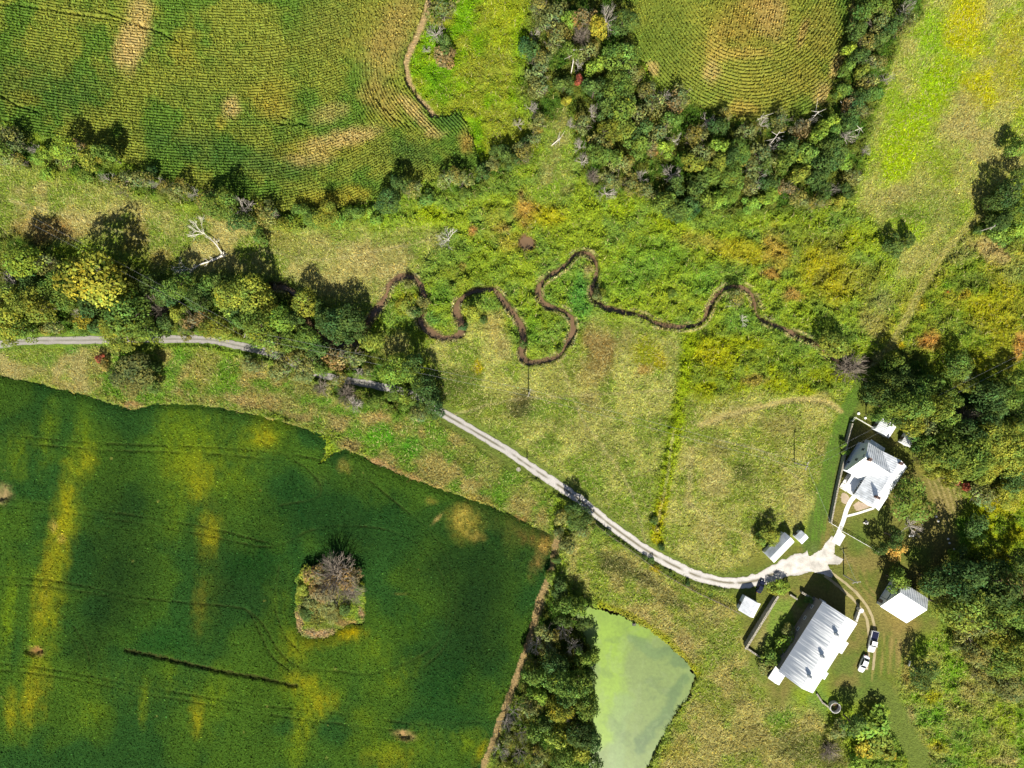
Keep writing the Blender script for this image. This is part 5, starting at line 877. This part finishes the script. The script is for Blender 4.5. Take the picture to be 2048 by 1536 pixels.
# --- bank barn
bx0, by0 = 593 * S, -510.5 * S
br = building('barn', 'large pale barn with streaked silver metal roof and three roof vents', 'barn', bx0, by0, math.atan2(-.843, -.537))
def streak_mat(name, col, col2, amt=1.0):
    m, nt, b = nmat(name); tc = add(nt, 'ShaderNodeTexCoord'); mp = add(nt, 'ShaderNodeMapping'); mp.inputs['Scale'].default_value = (2.2, .10, .10)
    nt.links.new(tc.outputs['Object'], mp.inputs[0]); nz = add(nt, 'ShaderNodeTexNoise'); nz.inputs['Scale'].default_value = 1.0; nz.inputs['Detail'].default_value = 5; nz.inputs['Roughness'].default_value = .65
    nt.links.new(mp.outputs[0], nz.inputs['Vector']); rp = add(nt, 'ShaderNodeValToRGB'); e = rp.color_ramp.elements; e[0].position = .40; e[0].color = (*col2, 1); e[1].position = .60; e[1].color = (*col, 1)
    sp = add(nt, 'ShaderNodeSeparateXYZ'); nt.links.new(tc.outputs['Object'], sp.inputs[0]); m1 = add(nt, 'ShaderNodeMath', operation='MULTIPLY_ADD'); m1.inputs[1].default_value = amt * .05; m1.inputs[2].default_value = amt * .1
    nt.links.new(sp.outputs[1], m1.inputs[0]); m2 = add(nt, 'ShaderNodeMath', operation='ADD'); nt.links.new(m1.outputs[0], m2.inputs[0]); nt.links.new(nz.outputs[0], m2.inputs[1])   # rust streaks; the overall tone darkens towards the eave
    nt.links.new(m2.outputs[0], rp.inputs[0]); nt.links.new(rp.outputs[0], b.inputs['Base Color']); b.inputs['Roughness'].default_value = .42; b.inputs['Metallic'].default_value = .0
    return m
M['barn_roof_west'] = streak_mat('streaked_barn_roof', (.9, .9, .9), (.3, .33, .38)); M['barn_roof_east'] = streak_mat('bright_barn_roof', (.82, .82, .82), (.7, .71, .73), 0)
L, W2, HE, HR = 10.85, 5.35, 5.6, 9.0
mb = gable_block(-L + .3, L - .3, -W2 + .3, W2 - .3, HE - .05, HR - .1); mb.build('wall', M['wall_barn'], br)
rp_ = gable_roof(-L + .3, L - .3, -W2 + .3, W2 - .3, HE, HR - .05, rib=.6)
rw = rp_[0].build('roof', M['barn_roof_west'], br); re_ = rp_[1].build('roof', M['barn_roof_east'], br)
for u in (-5.6, 1.1, 7.2):
    mb = MB(); n = 10
    mb.add([(u + .42 * math.cos(2 * math.pi * i / n), .42 * math.sin(2 * math.pi * i / n), z) for z in (HR - .35, HR + .6) for i in range(n)], [(i, (i + 1) % n, (i + 1) % n + n, i + n) for i in range(n)])
    mb.add([(u + .62 * math.cos(2 * math.pi * i / n), .62 * math.sin(2 * math.pi * i / n), HR + .6) for i in range(n)] + [(u, 0, HR + 1.05)], [(i, (i + 1) % n, n) for i in range(n)] + [tuple(range(n))[::-1]])
    v = mb.build('roof_vent', M['steel'], rw); mb = MB(); mb.tube([(u, 0, HR + .95), (u, 0, HR + 1.5)], .03, 5); mb.box((u + .2, .2, HR + 1.35), (.5, .04, .12), .8); mb.build('weather_vane', M['dark'], v)
# additions: lean-to at the lower end, two small east bays
mb = gable_block(L - .35, L + 3.3, -W2 + .2, -W2 + 3.4, 3.0, 3.6); mb.build('annex', M['wall_barn'], br)
for m in gable_roof(L - .28, L + 3.3, -W2 + .2, -W2 + 3.4, 3.0, 3.7, o=.15, og=.1): m.build('annex_roof', M['roof_white'], br)
for u0, u1, d in ((-5.0, -1.8, 2.5), (4.6, 6.4, 2.3)):
    mb = MB(); mb.prism([(u0, W2 - .32), (u1, W2 - .32), (u1, W2 - .3 + d), (u0, W2 - .3 + d)], 0, 3.2); mb.build('side_bay', M['wall_barn'], br)
    mb = MB(); roof_plane(mb, (u0 - .1, W2 - .2 + d, 3.3), (u1 + .1, W2 - .2 + d, 3.3), (u1 + .1, W2 - .25, 4.0), (u0 - .1, W2 - .25, 4.0)); mb.build('side_bay_roof', M['roof_white'], br)
for u in (-8, -4.5, -1, 2.5, 6): window(br, (u, -W2 + .3, 2.0), 1.0, .8, (0, -1, 0))
for v in (-2.5, 2.5): window(br, (-L + .3, v, 4.2), .8, 1.2, (-1, 0, 0))
dm = MB(); dm.box((1.5, W2 - .26, 2.2), (3.4, .08, 4.2)); dm.build('barn_door', M['wood'], br)
# --- machine shed, ridge across
mx_, my_ = wp(1827, 1202.4, 6.3)[:2]; rr_ = math.atan2(-.536, .844)
ms = building('machine_shed', 'white saltbox machine shed with bright roof and big sliding doors', 'shed', mx_, my_, rr_)
# local x runs to the lower right along the ridge, local y to the upper right; ridge at y=0
mb = gable_block(-3.9, 3.9, -5.5, 2.5, 2.6, 6.3, vr=0, he1=4.65); mb.build('wall', M['wall_white'], ms)
for i, m in enumerate(gable_roof(-3.9, 3.9, -5.5, 2.5, 2.6, 6.3, vr=0, he1=4.65, o=.25, rib=.5)): m.build('roof', M['roof_grey'] if i else M['roof_white'], ms)
for y0, w, h in ((.6, 2.3, 3.0), (-2.0, 2.5, 3.0)):
    mb = MB(); mb.box((-3.95, y0, h / 2 + .05), (.07, w, h)); d = mb.build('sliding_door', M['wall_white'], ms)
    mb = MB(); mb.box((-4.0, y0 - w / 2 - .06, h / 2 + .05), (.1, .1, h)); mb.box((-4.0, y0, h + .12), (.1, w + .2, .12)); mb.build('door_track', M['dark'], d)
window(ms, (-3.9, .3, 4.6), .7, .7, (-1, 0, 0), M['dark'])
mb = MB(); mb.box((-3.95, -4.4, 1.1), (.07, .9, 1.9)); d = mb.build('door', M['wood'], ms); mb = MB(); mb.box((-4.0, -4.1, 1.1), (.06, .07, .1)); mb.build('handle', M['dark'], d)
# --- small outbuildings: centre px, eave height, half sizes along/across, angle
def shed(name, label, px, py, he, hr, lu, lv, ang, roof, vr=None, extra=None):
    x, y, _ = wp(px, py, he); o = building(name, label, 'shed', x, y, ang)
    gable_block(-lu, lu, -lv, lv, he, hr, vr=vr).build('wall', M['wall_white'], o)
    for i, m in enumerate(gable_roof(-lu, lu, -lv, lv, he, hr, vr=vr, o=.2, rib=.45)): m.build('roof', roof[i], o)
    mb = MB(); mb.box((lu * .2, -lv - .04, .95), (.85, .07, 1.85)); d = mb.build('door', M['wood'], o); mb = MB(); mb.box((lu * .2 + .3, -lv - .1, .95), (.07, .07, .1)); mb.build('handle', M['dark'], d)
    window(o, (-lu * .5, lv, he * .6), .6, .6, (0, 1, 0)); window(o, (-lu, 0, he * .6), .5, .5, (-1, 0, 0))
    return o
RG, RW = M['roof_grey'], M['roof_white']
a1 = math.atan2(-285, -280)
shed('long_shed', 'long low shed with blue grey roof by the gravel yard', 1558.6, 1095, 2.2, 3.5, 3.7, 1.65, a1, (RG, RW), -.35)
shed('small_shed', 'tiny gabled shed at the end of the long low shed', 1603, 1074.5, 1.9, 2.7, 1.05, 1.2, a1, (RG, RW), -.2)
shed('garage', 'pale metal roofed garage beside the dark parked car', 1499, 1214, 2.5, 4.0, 1.9, 2.1, math.atan2(-185, -95), (RG, RW), .5)
shed('garden_shed', 'white roofed shed half under trees at the end of the yard wall', 1771, 856.5, 2.3, 3.3, 1.6, 2.0, AU, (RG, RW))
shed('garden_shed', 'small pale shed right of the white roofed one, under trees', 1817.5, 880, 2.1, 3.0, 1.4, 1.15, AU, (RW, RG))
# --- open silo stump and the pillared ramp wall
sx_, sy_, _ = wp(1672, 1417, 1.5); so = thing('silo_stump', 'open round silo stump with pale rim below the barn', 'silo', (sx_, sy_, 0)); mb = MB(); n = 28
for r0, r1, z0, z1 in ((1.42, 1.42, 0, 1.3), (1.42, 1.3, 1.3, 1.3), (1.3, 1.3, 1.3, .0)):
    mb.add([(r * math.cos(2 * math.pi * i / n), r * math.sin(2 * math.pi * i / n), z) for r, z in ((r0, z0), (r1, z1)) for i in range(n)], [(i, (i + 1) % n, (i + 1) % n + n, i + n) for i in range(n)])
mb.build('silo_wall', M['concrete'], so); mb = MB(); mb.prism([(1.3 * math.cos(2 * math.pi * i / n), 1.3 * math.sin(2 * math.pi * i / n)) for i in range(n)], -.1, .05); mb.build('silo_floor', M['rust'], so)
def stone_wall(name, label, pts, w, h, mat=None, seed=1, cat='wall'):
    """a dry stone wall: coursed lumps along a line"""
    r = random.Random(seed); P = [Vector(wp(*p)) for p in pts]; o = thing(name, label, cat, P[0]); mb = MB(); core = MB()
    for a, b in zip(P[:-1], P[1:]):
        d = b - a; L = d.length; k = math.atan2(d.y, d.x); core.box((a + b) / 2 - P[0] + Vector((0, 0, h / 2 - .12)), (L, w * .8, h - .2), k); s = 0
        while s < L:
            q = r.uniform(.3, .7)
            for side in (-1, 1):
                c = a + d.normalized() * (s + q / 2) + Vector((-d.y, d.x, 0)).normalized() * side * w * .27 - P[0]; mb.box((c.x, c.y, h - .12 + r.uniform(-.08, .06)), (q * .92, w * .5, .26), k + r.uniform(-.12, .12))
            s += q
    core.build('wall_core', mat or M['stone'], o); s = mb.build('cap_stones', mat or M['stone'], o); s['kind'] = 'stuff'; return o
stone_wall('stone_wall', 'pale stone wall of the paddock left of the barn', [(1551, 1188), (1488, 1290)], .55, 2.0)
stone_wall('stone_wall', 'low dark stone wall at the lower end of the paddock', [(1490, 1293), (1532, 1322)], .4, .8, seed=2)
stone_wall('stone_wall', 'long mossy stone wall left of the farmhouse', [(1700, 846), (1690, 885), (1682, 925), (1672, 970), (1664, 1010), (1658, 1042)], .36, 1.5, seed=3)
stone_wall('stone_wall', 'ruined stone wall stub above the barn', [(1600, 1182), (1606, 1186), (1628, 1198)], .5, 1.3, seed=4)
stone_wall('stone_wall', 'short crumbling wall between paddock and ruin', [(1578, 1188), (1592, 1197)], .4, .7, seed=5)
o = stone_wall('ramp_wall', 'pale barn ramp wall ending in a round capped pillar', [(1708, 1240), (1714, 1222)], .5, 1.3, M['concrete'], 6)
mb = MB(); px_ = Vector(wp(1716, 1217)) - Vector(wp(1708, 1240)); mb.tube([px_, px_ + Vector((0, 0, 1.7))], .5, 12); mb.tube([px_ + Vector((0, 0, 1.7)), px_ + Vector((0, 0, 1.85))], .62, 12); mb.build('pillar', M['concrete'], o)
stone_wall('stone_wall', 'curved low retaining wall between barn and silo stump', [(1632, 1386), (1643, 1403), (1652, 1410)], .35, .6, M['stone'], 7)
# --- fences: every post its own part
def fence(name, label, pts, h, step, mat, rails=2, rail=(.05, .1), post=.1, cap=None):
    P = [Vector(wp(*p)) for p in pts]; o = thing(name, label, 'fence', P[0]); pm = MB(); pm.box((0, 0, h / 2), (post, post, h)); first = None; rm = [MB() for _ in range(rails)]
    for a, b in zip(P[:-1], P[1:]):
        d = b - a; n = max(1, round(d.length / step)); k = math.atan2(d.y, d.x)
        for i in range(n):
            c = a + d * i / n - P[0]
            if first is None: q = pm.build('post', mat, o); first = q
            else: q = first.copy(); C.objects.link(q); q.parent = o
            q.location = c; q.rotation_euler = (0, 0, k)
        for j in range(rails): rm[j].box((a + b) / 2 - P[0] + Vector((0, 0, h * (j + .72) / rails)) + Vector((d.y, -d.x, 0)).normalized() * (post / 2 + rail[0] / 2 + .003), (d.length, *rail), k)
    for m in rm: m.build('rail', mat, o)
    return o
fence('board_fence', 'white board fence running right from the concrete pad', [(1681, 1060), (1716, 1080), (1754, 1102)], 1.2, 2.0, M['fence_white'], 3, (.03, .13), .09)
fence('board_fence', 'short white fence between the stone wall and garden path', [(1657, 1043), (1676, 1055)], 1.2, 1.8, M['fence_white'], 3, (.03, .13), .09)
fence('board_fence', 'white fence from the stone wall corner to the garden shed', [(1701, 842), (1708, 834), (1746, 856)], 1.2, 1.8, M['fence_white'], 3, (.03, .13), .09)
fence('lane_fence', 'dark weathered fence along the lower side of the lane', [(1190, 1045), (1220, 1070), (1260, 1098), (1300, 1128), (1350, 1160), (1400, 1186), (1440, 1205), (1480, 1226)], 1.3, 2.6, M['wood'], 3, (.05, .14), .13)
# --- utility poles and the lines between them
poles = []
def pole(label, px, py, h, arm):
    o = thing('utility_pole', label, 'utility pole', wp(px, py), 0, 'utility poles'); mb = MB(); mb.tube([(0, 0, -.2), (0, 0, h)], [.17, .11], 8); mb.build('pole', M['greybark'], o)
    if arm is not None:
        c, s = math.cos(arm), math.sin(arm); mb = MB(); mb.box((0, 0, h - .35), (2.2, .12, .14), arm); mb.build('crossarm', M['greybark'], o)
        for t in (-1, 0, 1): mb = MB(); mb.tube([(t * c, t * s, h - .28 + (.32 if t == 0 else 0)), (t * c, t * s, h - .05 + (.32 if t == 0 else 0))], .06, 6); mb.build('insulator', M['trim'], o)
    poles.append((Vector(wp(px, py)), h)); return o
pole('utility pole with crossarm standing over the shaded lane', 518, 672, 9.5, math.radians(75))
pole('lone utility pole in the hay meadow below the creek loop', 1057, 785, 8.5, math.radians(70))
pole('utility pole in the hay meadow left of the mown strip', 1588, 925, 8.2, math.radians(70))
pole('utility pole beside the gravel yard', 1687, 1150, 7.0, math.radians(10))
pole('utility pole at the upper right by the wheel track', 1951, 465, 7.0, math.radians(40))
mb = None
pole('thin marker post by the lane below the hay meadow', 1054, 916, 3.4, None)
def line(label, i, j, n=2, end=None, z1=None):
    a, h0 = poles[i]; b, h1 = (poles[j] if j is not None else (Vector(wp(*end)), z1)); o = thing('power_line', label, 'power line', a, 0, 'overhead power lines'); d = b - a; s = Vector((-d.y, d.x, 0)).normalized()
    for k in range(n):
        off = s * (k - (n - 1) / 2) * 1.6; P = []
        for t in np.linspace(0, 1, 14): z = h0 * (1 - t) + h1 * t - 4 * t * (1 - t) * d.length * .012; P.append(d * t + off + Vector((0, 0, z)))
        mb = MB(); mb.tube(P, .016, 4); mb.build('cable', M['wire'], o)
line('overhead line from the lane pole leftwards over the wood', 0, None, 2, (120, 460), 11)
line('overhead line from the lane pole to the meadow pole', 0, 1)
line('overhead line from the meadow pole to the mown strip pole', 1, 2)
line('overhead line from the mown strip pole to the yard pole', 2, 3, 1)
line('overhead line from the mown strip pole over the scrub rightwards', 2, None, 2, (2150, 640), 9)
# ------------------------------------------------------------------ vehicles
def car(name, label, cat, px, py, ang, kind):
    o = thing(name, label, cat, wp(px, py), ang); pick = kind == 'pickup'; dark = kind == 'dark'
    paint = M['carnavy'] if dark else M['carwhite']; Lh, Wh = (2.85, .98) if pick else (2.35, .9)
    def loft(secs):
        V = []; F = []
        for x, w, zb, zt, rd in secs: V += [(x, -w, zb), (x, -w, zt - rd), (x, -w + rd * 1.2, zt), (x, w - rd * 1.2, zt), (x, w, zt - rd), (x, w, zb)]
        for i in range(len(secs) - 1):
            for j in range(6): F.append((i * 6 + j, i * 6 + (j + 1) % 6, (i + 1) * 6 + (j + 1) % 6, (i + 1) * 6 + j))
        F += [tuple(range(6))[::-1], tuple((len(secs) - 1) * 6 + j for j in range(6))]; m = MB(); m.add(V, F); return m
    k = .14
    if pick: body = loft([(-Lh, Wh * .93, .45, .95, k), (-Lh + .12, Wh, .4, 1.12, k), (-.4, Wh, .38, 1.12, k), (1.0, Wh, .38, 1.12, k), (2.2, Wh * .96, .38, 1.05, k), (2.7, Wh * .86, .42, .95, k), (Lh, Wh * .7, .5, .8, k)])
    else: body = loft([(-Lh, Wh * .78, .4, .78, k), (-Lh + .25, Wh * .92, .32, .92, k), (-1.2, Wh, .3, .96, k), (.8, Wh, .3, .92, k), (1.6, Wh * .95, .3, .86, k), (2.1, Wh * .85, .34, .74, k), (Lh, Wh * .62, .4, .62, k)])
    bo = body.build('body', paint, o)
    if pick: cab = (-.55, 1.35, -.35, .72, 1.1, 1.78)   # base x0,x1, roof x0,x1, base z, roof z
    else: cab = (-1.75, 1.05, -1.0, .3, .9, 1.42)
    x0, x1, r0, r1, zb, zr = cab; wb, wr = Wh * .94, Wh * .74
    V = [(x0, -wb, zb - .03), (x1, -wb, zb - .03), (x1, wb, zb - .03), (x0, wb, zb - .03), (r0, -wr, zr), (r1, -wr, zr), (r1, wr, zr), (r0, wr, zr)]
    mb = MB(); mb.add(V, [(3, 2, 1, 0), (4, 5, 6, 7), (0, 1, 5, 4), (1, 2, 6, 5), (2, 3, 7, 6), (3, 0, 4, 7)]); mb.build('cabin', paint, o)
    V = [Vector(v) for v in V]
    def pane(nm, a, b, c, d, ins=.1):
        q = [V[i] for i in (a, b, c, d)]; ce = sum(q, Vector()) / 4; q = [p.lerp(ce, ins) for p in q]; n = (q[1] - q[0]).cross(q[2] - q[0]).normalized(); n = n if n.dot(ce - Vector((0, 0, 1))) > 0 else -n
        mb = MB(); mb.slab([p + n * .015 for p in q], .012); mb.build(nm, M['glass'], o)
    pane('windscreen', 1, 2, 6, 5); pane('rear_window', 3, 0, 4, 7); pane('side_window', 0, 1, 5, 4); pane('side_window', 2, 3, 7, 6)
    if pick:
        mb = MB(); mb.box((-1.68, 0, 1.13), (2.15, 1.66, .05)); mb.build('bed_cover', M['carnavy'], o); mb = MB(); mb.box((-2.86, 0, .85), (.06, 1.6, .45)); mb.build('tailgate', paint, o)
    for sx in (-1, 1):
        for sy in (-1, 1):
            wx = (1.75 if pick else 1.42) * sx; w = MB(); R = .39 if pick else .33; n = 14; ys = (Wh - .2) * sy, (Wh + .02) * sy
            w.tube([(wx, ys[0], R), (wx, ys[1], R)], R, n); wo = link('wheel', None, o); w.build('tyre', M['tyre'], wo); w = MB(); w.tube([(wx, ys[1] - .02 * sy, R), (wx, ys[1] + .015 * sy, R)], R * .6, 10); w.build('rim', M['rim'], wo)
    for sy in (-1, 1):
        mb = MB(); mb.box((Lh - .12, sy * Wh * .55, .66 if not pick else .78), (.14, .32, .14)); mb.build('headlight', M['lamp'], o); mb = MB(); mb.box((-Lh + .02, sy * Wh * .64, .78 if not pick else .9), (.1, .26, .16)); mb.build('tail_light', M['redlens'], o)
        mb = MB(); mb.box((x1 - .35, sy * (Wh + .1), zb + .08), (.14, .22, .14)); mb.build('wing_mirror', paint, o)
    return o
car('pickup_truck', 'white pickup truck with dark bed cover on the grass track', 'pickup', 1743, 1281, math.atan2(-34, -8), 'pickup')
car('car', 'white sedan parked on the grass behind the pickup', 'car', 1725, 1325.5, math.atan2(-33, -14), 'white')
car('car', 'small dark navy car parked at the lane by the garage', 'car', 1520, 1172, math.atan2(24, 10), 'dark').scale = (.76, .8, .85)
# ------------------------------------------------------------------ small things lying about
def disc(name, label, cat, px, py, r, h, mat):
    o = thing(name, label, cat, wp(px, py)); mb = MB(); mb.tube([(0, 0, -.05), (0, 0, h)], r, 14); mb.build('ring', mat, o); mb = MB(); mb.tube([(0, 0, h), (0, 0, h + .06)], r * .75, 12); mb.build('lid', mat, o); return o
disc('well_lid', 'white round lid in the grass, nearer the mown strip', 'well lid', 1716.5, 827, .36, .3, M['trim'])
disc('well_lid', 'white round lid in the grass, nearer the garden shed', 'well lid', 1730, 836, .32, .3, M['trim'])
disc('manhole', 'pale concrete well cap beside the lane', 'well cap', 1037, 938.5, .62, .18, M['stone'])
o = thing('fire_pit', 'pale stone fire pit with dark pot on the lawn', 'fire pit', wp(1731, 1043)); mb = MB(); mb.tube([(0, 0, 0), (0, 0, .45)], .42, 10); mb.build('pot', M['dark'], o)
for i, (a, b) in enumerate(((-.5, -.35), (0, -.55), (.5, -.3), (.35, -.55))): mb = MB(); mb.box((a, b, .15), (.4, .32, .3), i * .5); mb.build('stone', M['concrete'], o)
def bench(name, label, px, py, ang, mat):
    o = thing(name, label, 'bench', wp(px, py), ang); mb = MB(); mb.box((0, 0, .45), (1.3, .42, .06)); mb.build('seat', mat, o); mb = MB(); mb.box((0, .24, .75), (1.3, .05, .5)); mb.build('backrest', mat, o)
    for x in (-.55, .55): mb = MB(); mb.box((x, 0, .21), (.07, .4, .42)); mb.build('leg', mat, o)
bench('garden_bench', 'white garden bench below the bare grey tree', 1821, 1071, .1, M['trim'])
bench('garden_bench', 'pale bench in the shade right of the lawn', 1923, 1109, .6, M['trim'])
bench('garden_bench', 'small white bench beside the lone dark green tree', 1817, 1326, 1.2, M['trim'])
o = thing('pond_float', 'dark float with white cap near the top shore of the pond', 'float', wp(1268, 1249)[:2] + (-.24,)); mb = MB(); mb.box((0, 0, .12), (.9, .7, .25)); mb.build('float', M['dark'], o); mb = MB(); mb.tube([(0, .1, .24), (0, .1, .6)], .18, 8); mb.build('cap', M['wood'], o)
for i, (x, y, w, d, h, lab) in enumerate([(1640, 1201, 1.0, 1.0, 1.7, 'round topped steel bin at the upper barn corner'), (1629, 1221, .8, .9, 1.3, 'second steel bin from the upper barn corner'), (1625, 1227, .9, .9, 1.2, 'steel bin between two others by the barn wall'), (1619, 1237, 1.0, 1.5, 1.3, 'longest steel bin by the barn wall'), (1605, 1259, .8, .9, 1.2, 'pale steel bin near the middle of the barn wall'), (1580, 1296, .8, 1.2, 1.1, 'lowest steel bin by the barn wall among bushes')]):
    o = thing('feed_bin', lab, 'feed bin', wp(x, y), math.atan2(-.843, -.537), 'feed bins along the shaded barn wall'); mb = MB(); mb.box((0, 0, h * .5 + .1), (d, w, h)); mb.build('bin', M['steel'], o)
    mb = MB(); mb.slab([(-d * .55, -w * .55, h + .12), (d * .55, -w * .55, h + .12), (d * .55, w * .55, h + .32), (-d * .55, w * .55, h + .32)], .06); mb.build('lid', M['trim'], o)
    for a in (-1, 1): mb = MB(); mb.box((a * d * .4, 0, .05), (.1, w * .9, .12)); mb.build('skid', M['wood'], o)
# row of white marker stones along the lawn edge at the right
for i, (x, y) in enumerate([(1872, 1033), (1876, 1042), (1896, 1078), (1899, 1086), (1908, 1098), (1914, 1103)]):
    o = thing('white_stone', f'{["uppermost", "second", "third", "fourth", "fifth", "lowest"][i]} white stone edging the shaded lawn at the right', 'stone', wp(x, y), i * 1.1, 'white stones edging the lawn'); mb = MB(); mb.tube([(0, 0, -.05), (.05, 0, .15), (.02, .05, .28)], [.32, .3, .14], 7); mb.build('stone', M['concrete'], o)
